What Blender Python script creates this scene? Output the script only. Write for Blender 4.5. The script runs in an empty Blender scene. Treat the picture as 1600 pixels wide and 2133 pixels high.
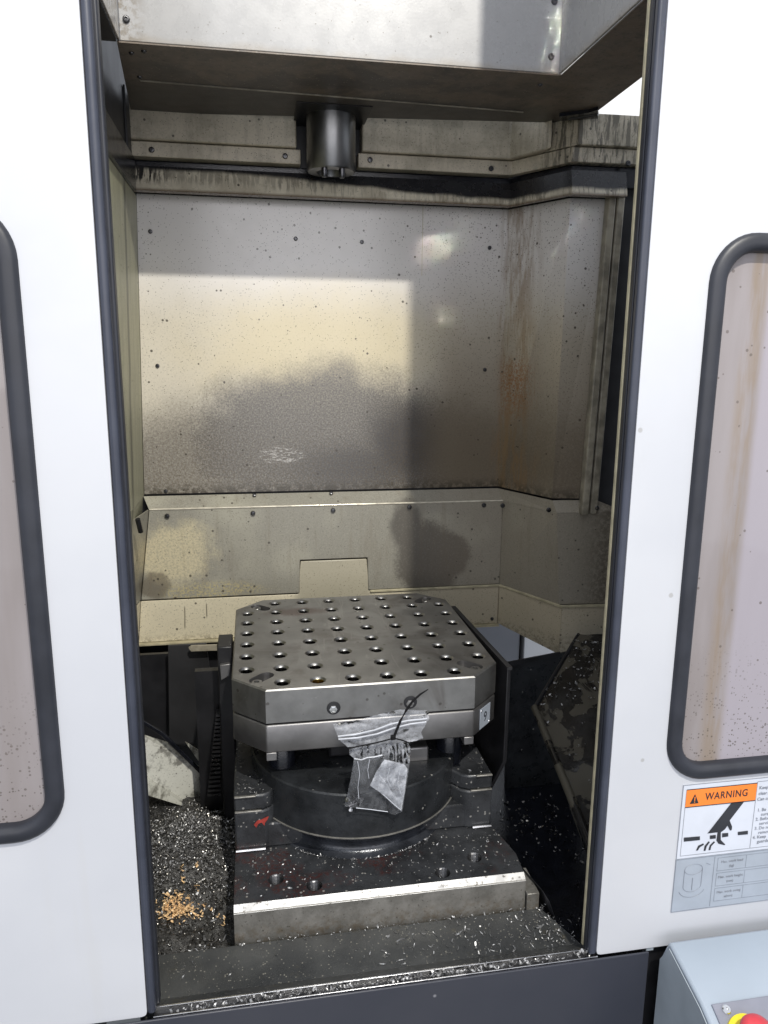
import bpy, bmesh, math, random
from mathutils import Vector, Matrix, noise as mnoise
random.seed(7)
C = bpy.context.scene
COL = C.collection
H = 1.5                                   # eye height: all heights below are written relative to it

# ---------------------------------------------------------------- camera
YAW, PITCH, ROLL, FPX = 0.17318, 0.20358, -0.00762, 1553.07
fw = Vector((math.sin(YAW)*math.cos(PITCH), math.cos(YAW)*math.cos(PITCH), -math.sin(PITCH)))
r0 = Vector((math.cos(YAW), -math.sin(YAW), 0)); d0 = fw.cross(r0)
cr, sr = math.cos(ROLL), math.sin(ROLL)
right = r0*cr + d0*sr; down = d0*cr - r0*sr
cd = bpy.data.cameras.new('camera'); cam = bpy.data.objects.new('camera', cd); COL.objects.link(cam)
m = Matrix((right, -down, -fw)).transposed().to_4x4(); m.translation = Vector((0, 0, H))
cam.matrix_world = m
cd.sensor_fit = 'HORIZONTAL'; cd.sensor_width = 36; cd.lens = 36*FPX/1600
cd.clip_start = .02; cd.clip_end = 200
C.camera = cam

# ---------------------------------------------------------------- light
w = bpy.data.worlds.new('World'); C.world = w; w.use_nodes = True
bg = w.node_tree.nodes['Background']; bg.inputs[0].default_value = (.86, .91, 1, 1); bg.inputs[1].default_value = .95

def area(name, loc, target, size, power, color, sizey=None, shape='DISK'):
    l = bpy.data.lights.new(name, 'AREA'); l.energy = power; l.color = color; l.shape = shape
    l.size = size
    if sizey: l.size_y = sizey
    o = bpy.data.objects.new(name, l); COL.objects.link(o); o.location = loc
    o.rotation_euler = (Vector(target)-Vector(loc)).to_track_quat('-Z', 'Y').to_euler()
    return o
area('workshop_lamp', (.555, -1.0, H+2.19), (.1, 1.2, H), .065, 108, (1, .96, .87))
area('ceiling_fill', (-.5, -1.3, H+2.3), (-.1, .9, H-.2), .22, 16, (.93, .96, 1), 2.6, 'RECTANGLE')  # strip lamp added as overhead fill and for varied highlights
area('low_fill', (.1, -5.4, H+.9), (.15, .9, H+.1), 9, 150, (1, .96, .975), 2.4, 'RECTANGLE')  # wide low fill lamp added to brighten the wall under the hood
# added narrow-beam lamps standing in for reflections thrown on to the panels
def glint(loc, hit, sx, sy, power, spin, color=(1, .95, .84)):
    o = area('added_glint', loc, hit, sx, power, color, sy, 'RECTANGLE'); o.data.spread = math.radians(.45)
    o.rotation_euler = ((Vector(hit)-Vector(loc)).to_track_quat('-Z', 'Y').to_matrix() @ Matrix.Rotation(math.radians(spin), 3, 'Z')).to_euler()
glint((.24, -1.6, H+.42), (.425, 1.6, H+.255), .19, .052, .017, 33)
glint((.20, -1.6, H+.50), (.412, 1.6, H+.098), .020, .11, .0055, -6)
glint((-.30, -1.6, H+.85), (.486, 1.236, H+.520), .016, .15, .016, -8)
glint((-.60, -1.6, H+.40), (.618, 1.468, H+.245), .014, .10, .0050, -30)
C.view_settings.view_transform = 'Standard'; C.view_settings.look = 'None'
C.view_settings.exposure = 0; C.view_settings.gamma = 1

# ---------------------------------------------------------------- photograph point -> place on a known plane
def ray(u, v): return right*((u-800)/FPX) + down*((v-1066.5)/FPX) + fw
def pY(u, v, y): d = ray(u, v); return d*(y/d.y)
def pX(u, v, x): d = ray(u, v); return d*(x/d.x)
def pZ(u, v, z): d = ray(u, v); return d*(z/d.z)

# ---------------------------------------------------------------- materials
class G:
    def __init__(s, name):
        s.m = bpy.data.materials.new(name); s.m.use_nodes = True; s.t = s.m.node_tree
        s.b = s.t.nodes['Principled BSDF']
        s.geo = s.t.nodes.new('ShaderNodeNewGeometry'); s.P = s.geo.outputs['Position']
        sp = s.t.nodes.new('ShaderNodeSeparateXYZ'); s.t.links.new(s.P, sp.inputs[0])
        s.x, s.y = sp.outputs[0], sp.outputs[1]; s.z = s.math('SUBTRACT', sp.outputs[2], H)
    def put(s, sock, v):
        if isinstance(v, (int, float)): sock.default_value = v
        elif isinstance(v, tuple): sock.default_value = v if len(v) == 4 or sock.type == 'VECTOR' else (*v, 1)
        else: s.t.links.new(v, sock)
    def math(s, op, a, b=None, c=None):
        n = s.t.nodes.new('ShaderNodeMath'); n.operation = op
        s.put(n.inputs[0], a)
        if b is not None: s.put(n.inputs[1], b)
        if c is not None: s.put(n.inputs[2], c)
        return n.outputs[0]
    def vmul(s, v, k):
        n = s.t.nodes.new('ShaderNodeVectorMath'); n.operation = 'MULTIPLY'; s.put(n.inputs[0], v); s.put(n.inputs[1], k); return n.outputs[0]
    def noise(s, scale, detail=3, rough=.55, vec=None, col=False, dist=0):
        n = s.t.nodes.new('ShaderNodeTexNoise'); s.put(n.inputs['Vector'], vec or s.P)
        n.inputs['Scale'].default_value = scale; n.inputs['Detail'].default_value = detail; n.inputs['Roughness'].default_value = rough
        n.inputs['Distortion'].default_value = dist
        return n.outputs['Color' if col else 'Fac']
    def dots(s, scale, amount, rmax, vec=None):
        n = s.t.nodes.new('ShaderNodeTexVoronoi'); s.put(n.inputs['Vector'], vec or s.P); n.inputs['Scale'].default_value = scale
        sc = s.t.nodes.new('ShaderNodeSeparateColor'); s.t.links.new(n.outputs['Color'], sc.inputs[0])
        r = s.math('MULTIPLY', s.ramp(sc.outputs[0], 1-amount if isinstance(amount, (int, float)) else s.math('SUBTRACT', 1, amount), 1.0), rmax)
        return s.ramp(s.math('SUBTRACT', r, n.outputs['Distance']), 0, .08)
    def ramp(s, v, a, b, lo=0, hi=1):
        n = s.t.nodes.new('ShaderNodeMapRange'); n.interpolation_type = 'SMOOTHSTEP'
        s.put(n.inputs[0], v); s.put(n.inputs[1], a); s.put(n.inputs[2], b); s.put(n.inputs[3], lo); s.put(n.inputs[4], hi)
        return n.outputs[0]
    def mix(s, f, a, b):
        n = s.t.nodes.new('ShaderNodeMix'); n.data_type = 'RGBA'; s.put(n.inputs[0], f); s.put(n.inputs[6], a); s.put(n.inputs[7], b); return n.outputs[2]
    def add(s, *a):
        r = a[0]
        for k in a[1:]: r = s.math('ADD', r, k)
        return r
    def mul(s, *a):
        r = a[0]
        for k in a[1:]: r = s.math('MULTIPLY', r, k)
        return r
    def blob(s, cx, cz, rx, rz, soft=.5, wob=.5, nz=14, px=None, pz=None, grain=0):
        """patch of dirt: an uneven ellipse on a wall"""
        a = s.math('DIVIDE', s.math('SUBTRACT', px or s.x, cx), rx); b = s.math('DIVIDE', s.math('SUBTRACT', pz or s.z, cz), rz)
        d = s.math('SQRT', s.add(s.mul(a, a), s.mul(b, b)))
        d = s.add(d, s.mul(s.math('SUBTRACT', s.noise(nz, 5, .65), .5), wob*2))
        if grain: d = s.add(d, s.mul(s.math('SUBTRACT', s.noise(240, 4, .75), .5), grain*2))
        return s.ramp(d, 1+soft/2, 1-soft/2)
    def bump(s, h, strength=.3, dist=.001):
        n = s.t.nodes.new('ShaderNodeBump'); s.put(n.inputs['Height'], h); n.inputs['Strength'].default_value = strength; n.inputs['Distance'].default_value = dist
        s.t.links.new(n.outputs[0], s.b.inputs['Normal'])
    def out(s, color=None, rough=None, metal=None, **kw):
        if color is not None: s.put(s.b.inputs['Base Color'], color)
        if rough is not None: s.put(s.b.inputs['Roughness'], rough)
        if metal is not None: s.put(s.b.inputs['Metallic'], metal)
        for k, v in kw.items(): s.put(s.b.inputs[k.replace('_', ' ')], v)
        return s.m

def plain(name, color, rough=.5, metal=0, var=.15, scale=30, bump=0, **kw):
    g = G(name); n = g.noise(scale, 4)
    dk = tuple(c*(1-var) for c in color); lt = tuple(min(1, c*(1+var)) for c in color)
    if bump: g.bump(g.noise(scale*12, 3), bump)
    return g.out(g.mix(g.ramp(n, .3, .7), dk, lt), g.ramp(n, .2, .8, max(0, rough-.06), rough+.06), metal, **kw)

CREAM = (.50, .455, .36)
def cream(name, base=CREAM, rough=.32, dirt=None, fine=.5, spots=.14):
    g = G(name)
    c = g.mix(g.ramp(g.noise(5, 4), .3, .7), tuple(k*.93 for k in base), tuple(min(1, k*1.05) for k in base))
    c = g.mix(g.mul(g.ramp(g.noise(260, 2, .6), .50, .72), fine), c, tuple(k*.55 for k in base))
    if dirt: c = dirt(g, c)
    c = g.mix(g.mul(g.dots(120, spots*.55, .36), .85), c, (.05, .04, .03))
    c = g.mix(g.mul(g.dots(420, spots*1.6, .45), .7), c, (.10, .085, .065))
    g.bump(g.noise(300, 2), .12, .0006)
    return g.out(c, g.ramp(g.noise(40, 4), .3, .7, rough, rough+.06), **{'Specular_IOR_Level': .75})

def dirt_rear(g, c):
    clean = g.ramp(g.add(g.z, g.mul(g.noise(6, 3), .10)), .09, .24)
    c = g.mix(clean, c, (.70, .675, .65))  # cleaner paint higher up, also lightened in place of a bright reflection
    yel = g.blob(.13, .02, .22, .11, 1.2, .4, 9)
    c = g.mix(g.mul(yel, .55), c, (.62, .52, .28))
    cloud = g.math('MAXIMUM', g.blob(.15, -.19, .30, .165, .5, .30, 11, grain=.30), g.blob(.36, -.20, .16, .12, .7, .35, 12, grain=.25))
    cloud = g.math('MAXIMUM', cloud, g.mul(g.blob(-.02, -.24, .34, .14, .8, .3, 9, grain=.35), .8))
    grain = g.ramp(g.noise(300, 3, .7), .30, .62)
    c = g.mix(g.mul(cloud, g.add(.64, g.mul(grain, .34))), c, (.115, .107, .10))
    core = g.math('MAXIMUM', g.blob(.33, -.18, .085, .085, 1.1, .3, 12, grain=.2), g.mul(g.blob(.24, -.235, .15, .05, 1.4, .3, 10, grain=.2), .8))
    c = g.mix(g.mul(core, .82), c, (.05, .048, .05))
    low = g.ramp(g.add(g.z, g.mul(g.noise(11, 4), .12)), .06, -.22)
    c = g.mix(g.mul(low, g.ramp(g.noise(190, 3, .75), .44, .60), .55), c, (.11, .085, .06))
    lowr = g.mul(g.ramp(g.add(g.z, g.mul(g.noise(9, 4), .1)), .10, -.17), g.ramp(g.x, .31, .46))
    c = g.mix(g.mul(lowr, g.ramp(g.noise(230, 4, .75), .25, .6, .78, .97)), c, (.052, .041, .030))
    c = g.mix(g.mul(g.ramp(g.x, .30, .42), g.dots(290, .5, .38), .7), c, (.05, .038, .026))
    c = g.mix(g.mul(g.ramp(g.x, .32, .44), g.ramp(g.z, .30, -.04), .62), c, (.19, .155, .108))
    sc = g.mul(g.blob(.055, -.205, .045, .018, .4, .5, 40), g.ramp(g.noise(1, 4, .8, vec=g.vmul(g.P, (60, 60, 260)), dist=1.5), .54, .58))
    c = g.mix(g.mul(sc, .8), c, (.62, .60, .58))
    # rust runs down the fold
    f = g.math('ABSOLUTE', g.math('SUBTRACT', g.add(g.x, g.mul(g.noise(7, 3), .05)), .582))
    st = g.ramp(g.noise(1, 4, .7, vec=g.vmul(g.P, (90, 30, 9))), .40, .62)
    c = g.mix(g.mul(g.ramp(f, .045, .004), st, .62), c, (.21, .13, .06))
    rs = g.mul(g.ramp(f, .035, .0), g.ramp(g.z, -.17, -.05), g.ramp(g.z, .03, -.04), g.ramp(g.noise(240, 3, .7), .45, .6))
    c = g.mix(rs, c, (.22, .085, .025))
    # scratches, grime at the foot
    foot = g.mul(g.ramp(g.z, -.255, -.285), g.ramp(g.noise(60, 4, .7), .40, .55))
    return g.mix(g.mul(foot, .8), c, (.05, .042, .03))
def dirt_lower(g, c):
    grey = g.ramp(g.add(g.noise(5, 3, .5), g.mul(g.x, .25)), .34, .54)
    grain = g.ramp(g.noise(300, 3, .7), .3, .6)
    c = g.mix(g.mul(grey, g.add(.42, g.mul(grain, .40))), c, (.215, .205, .175))
    gr2 = g.ramp(g.noise(230, 3, .7), .34, .60)
    c = g.mix(g.mul(g.blob(-.175, -.405, .085, .065, .6, .7, 16, grain=.35), g.add(.35, g.mul(gr2, .5))), c, (.60, .53, .35))
    c = g.mix(g.mul(g.blob(-.10, -.49, .10, .018, .8, .6, 25), g.ramp(g.noise(200, 4, .7), .45, .6), .75), c, (.50, .42, .20))
    c = g.mix(g.mul(g.blob(-.215, -.475, .03, .03, .4, .5, 30), .7), c, (.12, .10, .07))
    dk = g.math('MAXIMUM', g.math('MAXIMUM', g.blob(.375, -.445, .075, .085, .3, .4, 16, grain=.22), g.blob(.415, -.43, .055, .055, .3, .4, 20, grain=.22)), g.blob(.325, -.36, .035, .06, .5, .5, 18))
    c = g.mix(g.mul(dk, g.ramp(g.noise(260, 3, .7), .25, .5, .6, .9)), c, (.085, .077, .066))
    c = g.mix(g.mul(g.ramp(g.x, .28, .5), .30), c, (.30, .24, .17))
    edge = g.mul(g.ramp(g.x, .66, .74), g.ramp(g.noise(120, 4, .7), .42, .55))
    c = g.mix(g.mul(edge, .6), c, (.08, .06, .04))
    st = g.ramp(g.noise(1, 4, .7, vec=g.vmul(g.P, (60, 60, 6))), .52, .68)
    return g.mix(g.mul(st, .25), c, (.16, .13, .09))
def dirt_cover(g, c):
    st = g.ramp(g.noise(1, 4, .7, vec=g.vmul(g.P, (70, 70, 7))), .50, .66)
    c = g.mix(g.mul(st, .2), c, (.12, .10, .075))
    c = g.mix(g.mul(g.ramp(g.x, .54, .60), g.ramp(g.noise(1, 4, .7, vec=g.vmul(g.P, (110, 110, 14))), .46, .56), .85), c, (.035, .033, .03))
    return g.mix(g.add(.22, g.mul(g.ramp(g.noise(14, 4, .65), .4, .65), .35)), c, (.17, .15, .10))
def dirt_drip(g, c):
    fine = g.noise(1, 4, .65, vec=g.vmul(g.P, (150, 70, 11)), dist=.35)
    broad = g.noise(1, 3, .5, vec=g.vmul(g.P, (14, 14, 5)))
    left = g.ramp(g.x, .22, -.12)
    edge = g.add(g.ramp(g.x, -.1, .50, .348, .321), g.mul(g.math('SUBTRACT', broad, .5), .012))
    band = g.ramp(g.math('SUBTRACT', g.z, edge), -.006, .003)  # near-black band along the lip top, deeper towards the right
    run = g.ramp(g.math('SUBTRACT', edge, g.z), .040, .0)
    drip = g.mul(g.ramp(g.add(fine, g.mul(run, .10), g.mul(left, .07)), .56, .66), g.ramp(run, 0, .6), g.add(.45, g.mul(g.ramp(g.noise(1, 2, .5, vec=g.vmul(g.P, (9, 9, 9))), .38, .6), .75)), g.add(.45, g.mul(left, .5)))
    c = g.mix(g.mul(g.ramp(broad, .4, .65), .4), c, (.24, .20, .14))
    c = g.mix(drip, c, (.018, .017, .016))
    c = g.mix(band, c, (.012, .012, .014))
    return g.mix(g.mul(g.ramp(g.z, .313, .306), .85), c, (.10, .06, .03))
def dirt_hood(g, c):
    e = g.ramp(g.add(g.z, g.mul(g.noise(30, 4), .02)), .468, .452)
    c = g.mix(g.mul(e, .4), c, (.25, .2, .13))
    l = g.mul(g.ramp(g.x, -.13, -.165), g.ramp(g.noise(120, 4, .7), .42, .6))
    return g.mix(g.mul(l, .7), c, (.16, .13, .09))
def dirt_under(g, c):
    n = g.ramp(g.noise(25, 5, .65), .3, .65)
    c = g.mix(g.add(.35, g.mul(n, .35)), c, (.075, .055, .040))
    c = g.mix(g.mul(g.dots(150, .35, .4), .6), c, (.012, .011, .010))
    sp = g.blob(.17, 1.42, .34, .22, .9, .6, 14, pz=g.y, grain=.15)
    c = g.mix(g.mul(sp, .8), c, (.020, .016, .013))
    c = g.mix(g.mul(g.ramp(g.noise(9, 5, .7, dist=.5), .44, .60), .6), c, (.17, .125, .085))
    c = g.mix(g.mul(g.ramp(g.noise(60, 5, .75), .50, .64), .5), c, (.03, .024, .018))
    c = g.mix(g.mul(g.dots(260, .22, .42), .7), c, (.22, .19, .15))
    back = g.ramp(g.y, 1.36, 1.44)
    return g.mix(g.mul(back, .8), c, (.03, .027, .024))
def dirt_side(g, c):
    st = g.ramp(g.noise(1, 5, .7, vec=g.vmul(g.P, (40, 40, 5))), .42, .6)
    c = g.mix(.45, c, (.30, .31, .20))
    c = g.mix(g.mul(st, .22), c, (.10, .10, .07))
    ln = g.ramp(g.math('ABSOLUTE', g.math('SUBTRACT', g.add(g.y, g.mul(g.noise(6, 3), .03)), 1.475)), .018, .002)
    return g.mix(g.mul(ln, .7), c, (.05, .05, .035))

M = {}
g = G('white_paint')
n = g.noise(4, 4)
c = g.mix(g.ramp(n, .3, .7), (.475, .488, .525), (.51, .522, .555))
c = g.mix(g.mul(g.ramp(g.noise(2.5, 4, .6, dist=.7), .55, .75), .35), c, (.47, .465, .46))
c = g.mix(g.mul(g.ramp(g.noise(1, 3, .6, vec=g.vmul(g.P, (24, 24, 1.6))), .62, .75), .10), c, (.45, .43, .38))
c = g.mix(g.mul(g.dots(55, .05, .22), .5), c, (.25, .24, .22))
M['white'] = g.out(c, g.ramp(g.noise(25, 3), .3, .7, .28, .42))
M['white_back'] = plain('white_sheet', (.80, .81, .83), .5, var=.04, scale=3)
M['grey_back'] = plain('grey_sheet', (.24, .25, .28), .5, var=.08, scale=4)
M['rear'] = cream('cream_wall_paint', (.60, .555, .465), dirt=dirt_rear, rough=.20, fine=.40)
M['lower'] = cream('cream_lower_paint', (.375, .36, .295), dirt=dirt_lower, rough=.36, fine=.6)
M['fold'] = plain('fold_highlight_paint', (.62, .58, .48), .16, .2, scale=60)  # paler than the panel, painting the highlight along the ledge bend
def dirt_light_lip(g, c):
    c = g.mix(g.mul(g.ramp(g.x, .2, .5), .5), c, (.26, .21, .15))  # right side toned down, left kept pale to paint the light falling there
    c = g.mix(g.mul(g.ramp(g.math('ABSOLUTE', g.math('SUBTRACT', g.x, .165)), .10, .07), .6), c, (.24, .225, .175))
    for x0, z1, z0 in ((-.158, -.52, -.578), (-.112, -.515, -.555), (-.035, -.565, -.585)):
        l = g.ramp(g.math('ABSOLUTE', g.math('SUBTRACT', g.add(g.x, g.mul(g.noise(9, 2), .006)), x0+.003)), .0016, .0006)
        c = g.mix(g.mul(l, g.ramp(g.z, z0, z0+.01), g.ramp(g.z, z1, z1-.01), .8), c, (.06, .05, .035))
    return g.mix(g.mul(g.ramp(g.z, -.58, -.60), g.ramp(g.noise(120, 4, .7), .45, .6), .5), c, (.12, .10, .07))
M['lip'] = cream('cream_lip_paint', (.66, .60, .45), rough=.4, fine=.4, dirt=dirt_light_lip)
M['cover'] = cream('cream_cover_paint', (.66, .59, .46), dirt=dirt_cover, rough=.45)
M['drip'] = cream('dark_band_drip_lip', (.62, .57, .45), dirt=dirt_drip, rough=.25, fine=.2, spots=.05)
M['hood'] = cream('hood_paint', (.37, .37, .375), dirt=dirt_hood, rough=.25, fine=.1, spots=.02)
M['under'] = cream('greasy_underside', (.22, .17, .125), dirt=dirt_under, rough=.4, fine=.4, spots=.2)
M['side'] = cream('side_wall_paint', (.44, .42, .30), dirt=dirt_side, rough=.45)
M['beige_edge'] = plain('beige_edge', (.42, .38, .26), .5, var=.2, scale=40)
M['ridge'] = plain('grimy_ridge_paint', (.27, .245, .19), .45, var=.35, scale=35)
M['rubber'] = plain('black_rubber', (.019, .021, .029), .46, var=.2, scale=20)
M['rubber_blue'] = plain('slate_rubber', (.038, .043, .062), .38, var=.15, scale=16)
M['black'] = plain('black_sheet', (.012, .012, .014), .42, var=.3, scale=20)
M['darkgrey'] = plain('dark_grey_sheet', (.022, .022, .024), .5, var=.2, scale=12)
M['oil'] = plain('black_oil_seal', (.008, .009, .013), .15, var=.3, scale=40, bump=.3)
def skirt():
    g = G('navy_skirt_paint')
    c = g.mix(g.ramp(g.noise(3, 4), .3, .7), (.026, .029, .042), (.040, .042, .054))
    c = g.mix(g.mul(g.dots(60, .05, .35), .8), c, (.30, .30, .32))
    return g.out(c, .38)
M['skirt'] = skirt()
def pane_mat():
    g = G('dirty_polycarbonate')
    st = g.noise(1, 4, .6, vec=g.vmul(g.P, (14, 14, 2.2)))
    c = g.mix(g.ramp(st, .35, .65), (.30, .274, .280), (.25, .224, .222))
    band = g.ramp(g.math('ABSOLUTE', g.math('SUBTRACT', g.x, .548)), .022, .004)
    c = g.mix(g.mul(band, g.ramp(g.noise(1, 4, .7, vec=g.vmul(g.P, (40, 40, 5))), .35, .6), .55), c, (.23, .165, .095))
    lil = g.ramp(g.x, .555, .568)
    c = g.mix(g.mul(lil, .7), c, (.37, .345, .395))
    low = g.mul(g.ramp(g.z, -.30, -.47), g.dots(330, .5, .5))
    c = g.mix(g.mul(low, .75), c, (.10, .085, .075))
    c = g.mix(g.mul(g.dots(190, .05, .4), .7), c, (.12, .10, .09))
    return g.out(c, .05, Alpha=.90)
M['pane'] = pane_mat()

def steel(name, lo, hi, rough=.34, stain=True):
    g = G(name)
    n = g.noise(14, 5, .65)
    c = g.mix(g.ramp(n, .3, .7), lo, hi)
    if stain:
        c = g.mix(g.mul(g.ramp(g.noise(9, 4, .6, dist=.8), .50, .70), .6), c, (.115, .10, .088))
        c = g.mix(g.mul(g.ramp(g.noise(1, 4, .8, vec=g.vmul(g.P, (40, 6, 40)), dist=1), .60, .66), .35), c, (.42, .41, .40))
        c = g.mix(g.mul(g.dots(120, .12, .35), .6), c, (.08, .07, .06))
        c = g.mix(g.mul(g.blob(.07, 1.31, .05, .02, .9, .6, 30, pz=g.y), .55), c, (.10, .045, .035))
    br = g.noise(1, 3, .6, vec=g.vmul(g.P, (14, 500, 14)))
    g.bump(br, .04, .0004)
    return g.out(c, g.ramp(g.add(g.mul(n, .6), g.mul(br, .4)), .3, .7, rough-.07, rough+.1), .88)
M['steel'] = steel('ground_steel', (.235, .233, .228), (.32, .318, .312), .36)
M['steel2'] = steel('side_steel', (.20, .195, .195), (.265, .26, .26), .40, False)
M['steel_dark'] = plain('dark_steel', (.10, .10, .105), .3, .9, scale=40)
M['steel_bright'] = plain('bright_steel', (.62, .62, .63), .25, 1, scale=60)
M['bushing'] = plain('bushing_steel', (.16, .158, .155), .15, 1, scale=60)
def edgeworn():
    g = G('worn_bright_edge'); n = g.ramp(g.noise(140, 4, .7), .56, .68)
    return g.out(g.mix(n, (.36, .36, .365), (.10, .095, .09)), g.ramp(g.noise(60, 3), .3, .7, .35, .55), .85)
M['edge_worn'] = edgeworn()
M['red_paint'] = plain('red_marking_paint', (.26, .03, .022), .5, var=.3, scale=120)
M['rim'] = plain('hole_rim_steel', (.33, .325, .315), .36, 1, scale=60)
M['brass'] = plain('yellowed_steel', (.36, .27, .10), .2, 1, scale=60)
M['chrome'] = plain('chromed_steel', (.75, .75, .75), .12, 1)
M['spindle'] = plain('spindle_steel', (.25, .25, .25), .33, 1, scale=50, var=.05)
def cast(name, base, red=True):
    g = G(name)
    c = g.mix(g.ramp(g.noise(18, 5, .65), .3, .7), tuple(k*.6 for k in base), tuple(k*1.4 for k in base))
    if red:
        r = g.mul(g.ramp(g.noise(13, 4, .6, dist=.6), .50, .62), g.ramp(g.noise(170, 4, .7), .40, .62), g.ramp(g.z, -.70, -.715))
        c = g.mix(g.mul(r, .75), c, (.062, .020, .017))
    g.bump(g.noise(120, 4, .65), .35, .0012)
    c = g.mix(g.mul(g.dots(260, .12 if red else .02, .5), .7), c, (.35, .34, .32))
    return g.out(c, g.ramp(g.noise(60, 4), .3, .7, .22, .48), .25)
M['cast'] = cast('oily_cast_iron', (.034, .036, .040))
M['cast_wet'] = plain('wet_cast_iron', (.03, .033, .04), .16, .3, var=.4, scale=30, bump=.35)
M['cast2'] = cast('dark_cast_iron', (.022, .024, .027), False)
def worn():
    g = G('worn_base_steel')
    c = g.mix(g.ramp(g.noise(30, 5, .7), .3, .7), (.17, .165, .15), (.30, .29, .27))
    c = g.mix(g.mul(g.ramp(g.z, -.735, -.762), g.ramp(g.noise(90, 4, .7), .42, .66), .5), c, (.14, .10, .055))
    c = g.mix(g.mul(g.ramp(g.noise(200, 4, .7), .58, .68), .8), c, (.05, .045, .035))
    g.bump(g.noise(220, 3), .25, .0008)
    return g.out(c, .42, .55)
M['worn'] = worn()
def apron():
    g = G('greasy_apron')
    c = g.mix(g.ramp(g.noise(9, 5, .6), .35, .65), (.032, .034, .036), (.060, .062, .062))
    c = g.mix(g.mul(g.dots(420, .16, .5), .8), c, (.22, .21, .18))
    c = g.mix(g.mul(g.ramp(g.noise(22, 4, .7), .58, .7), .5), c, (.055, .048, .03))
    g.bump(g.noise(140, 4), .25, .001)
    return g.out(c, g.ramp(g.noise(30, 4), .3, .7, .25, .5))
M['apron'] = apron()
def tray():
    g = G('oily_tray')
    film = g.ramp(g.noise(13, 4, .55, dist=.6), .48, .52)
    c = g.mix(film, (.075, .068, .052), (.014, .013, .012))
    g.bump(g.noise(45, 3), .2, .002)
    return g.out(c, g.ramp(film, 0, 1, .45, .16))
M['tray'] = tray()
M['chute'] = cream('chute_paint', (.50, .50, .45), rough=.4, fine=.3, dirt=lambda g, c: g.mix(g.mul(g.ramp(g.noise(1, 4, .7, vec=g.vmul(g.P, (30, 9, 30))), .48, .62), .8), c, (.06, .055, .04)))
M['chip'] = plain('aluminium_chips', (.40, .40, .405), .44, .85, scale=300)
M['chip_dark'] = plain('oily_chips', (.24, .23, .215), .3, 1, scale=300)
M['chip_gold'] = plain('orange_chips', (.80, .54, .29), .5, .0, scale=250, var=.3)
def mound():
    g = G('oily_swarf_bed'); c = g.mix(g.ramp(g.noise(120, 4, .7), .35, .65), (.030, .029, .028), (.11, .108, .105))
    g.bump(g.noise(170, 4, .7), .8, .004); return g.out(c, .3, .3)
M['mound'] = mound()
def bagm(name, clear, rough):
    g = G(name); m = g.m; t = g.t
    tr = t.nodes.new('ShaderNodeBsdfTransparent'); gl = t.nodes.new('ShaderNodeBsdfGlossy'); gl.inputs['Roughness'].default_value = rough
    tl = t.nodes.new('ShaderNodeBsdfTranslucent'); df = t.nodes.new('ShaderNodeBsdfDiffuse')
    df.inputs[0].default_value = tl.inputs[0].default_value = (.82, .85, .92, 1)
    s1 = t.nodes.new('ShaderNodeMixShader'); s1.inputs[0].default_value = .35; t.links.new(df.outputs[0], s1.inputs[1]); t.links.new(tl.outputs[0], s1.inputs[2])
    lw = t.nodes.new('ShaderNodeLayerWeight'); lw.inputs[0].default_value = .5
    milk = g.math('MULTIPLY', g.ramp(lw.outputs['Facing'], .30, .95, 1-clear, 1), g.ramp(g.noise(75, 5, .7), .35, .7, .55, 1.25))
    s2 = t.nodes.new('ShaderNodeMixShader'); t.links.new(milk, s2.inputs[0]); t.links.new(tr.outputs[0], s2.inputs[1]); t.links.new(s1.outputs[0], s2.inputs[2])
    fr = t.nodes.new('ShaderNodeFresnel'); fr.inputs[0].default_value = 1.5
    s3 = t.nodes.new('ShaderNodeMixShader'); g.put(s3.inputs[0], g.math('MULTIPLY', fr.outputs[0], 1.6)); t.links.new(s2.outputs[0], s3.inputs[1]); t.links.new(gl.outputs[0], s3.inputs[2])
    t.links.new(s3.outputs[0], t.nodes['Material Output'].inputs[0]); return m
M['bag'] = bagm('clear_plastic_film', .91, .09)
M['bag_milky'] = bagm('creased_plastic_film', .60, .12)

M['pale_line'] = plain('pale_film_line', (.50, .52, .57), .25)
M['sign_white'] = plain('sign_white', (.56, .59, .66), .4, var=.03)
M['sign_orange'] = plain('sign_orange', (.83, .22, .035), .4, var=.03)
M['ink'] = plain('black_ink', (.022, .024, .03), .5)
M['tie'] = plain('black_nylon', (.006, .006, .007), .75, Specular_IOR_Level=.2)
M['ink_grey'] = plain('grey_ink', (.22, .235, .27), .5)
M['plate_grey'] = plain('plate_grey', (.37, .41, .47), .35, .2, var=.05)
M['plate_line'] = plain('plate_line', (.22, .245, .29), .4)
M['box_blue'] = plain('pale_blue_paint', (.32, .37, .435), .35, var=.04, scale=6)
M['box_grey'] = plain('grey_face_paint', (.20, .21, .26), .45, var=.06)
M['box_side'] = plain('grey_side_paint', (.30, .34, .38), .45, var=.05)
M['red'] = plain('red_plastic', (.52, .045, .06), .35)
M['yellow'] = plain('yellow_plastic', (.80, .66, .03), .4)
M['floor'] = plain('floor_paint', (.16, .17, .17), .4, scale=2)

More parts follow.
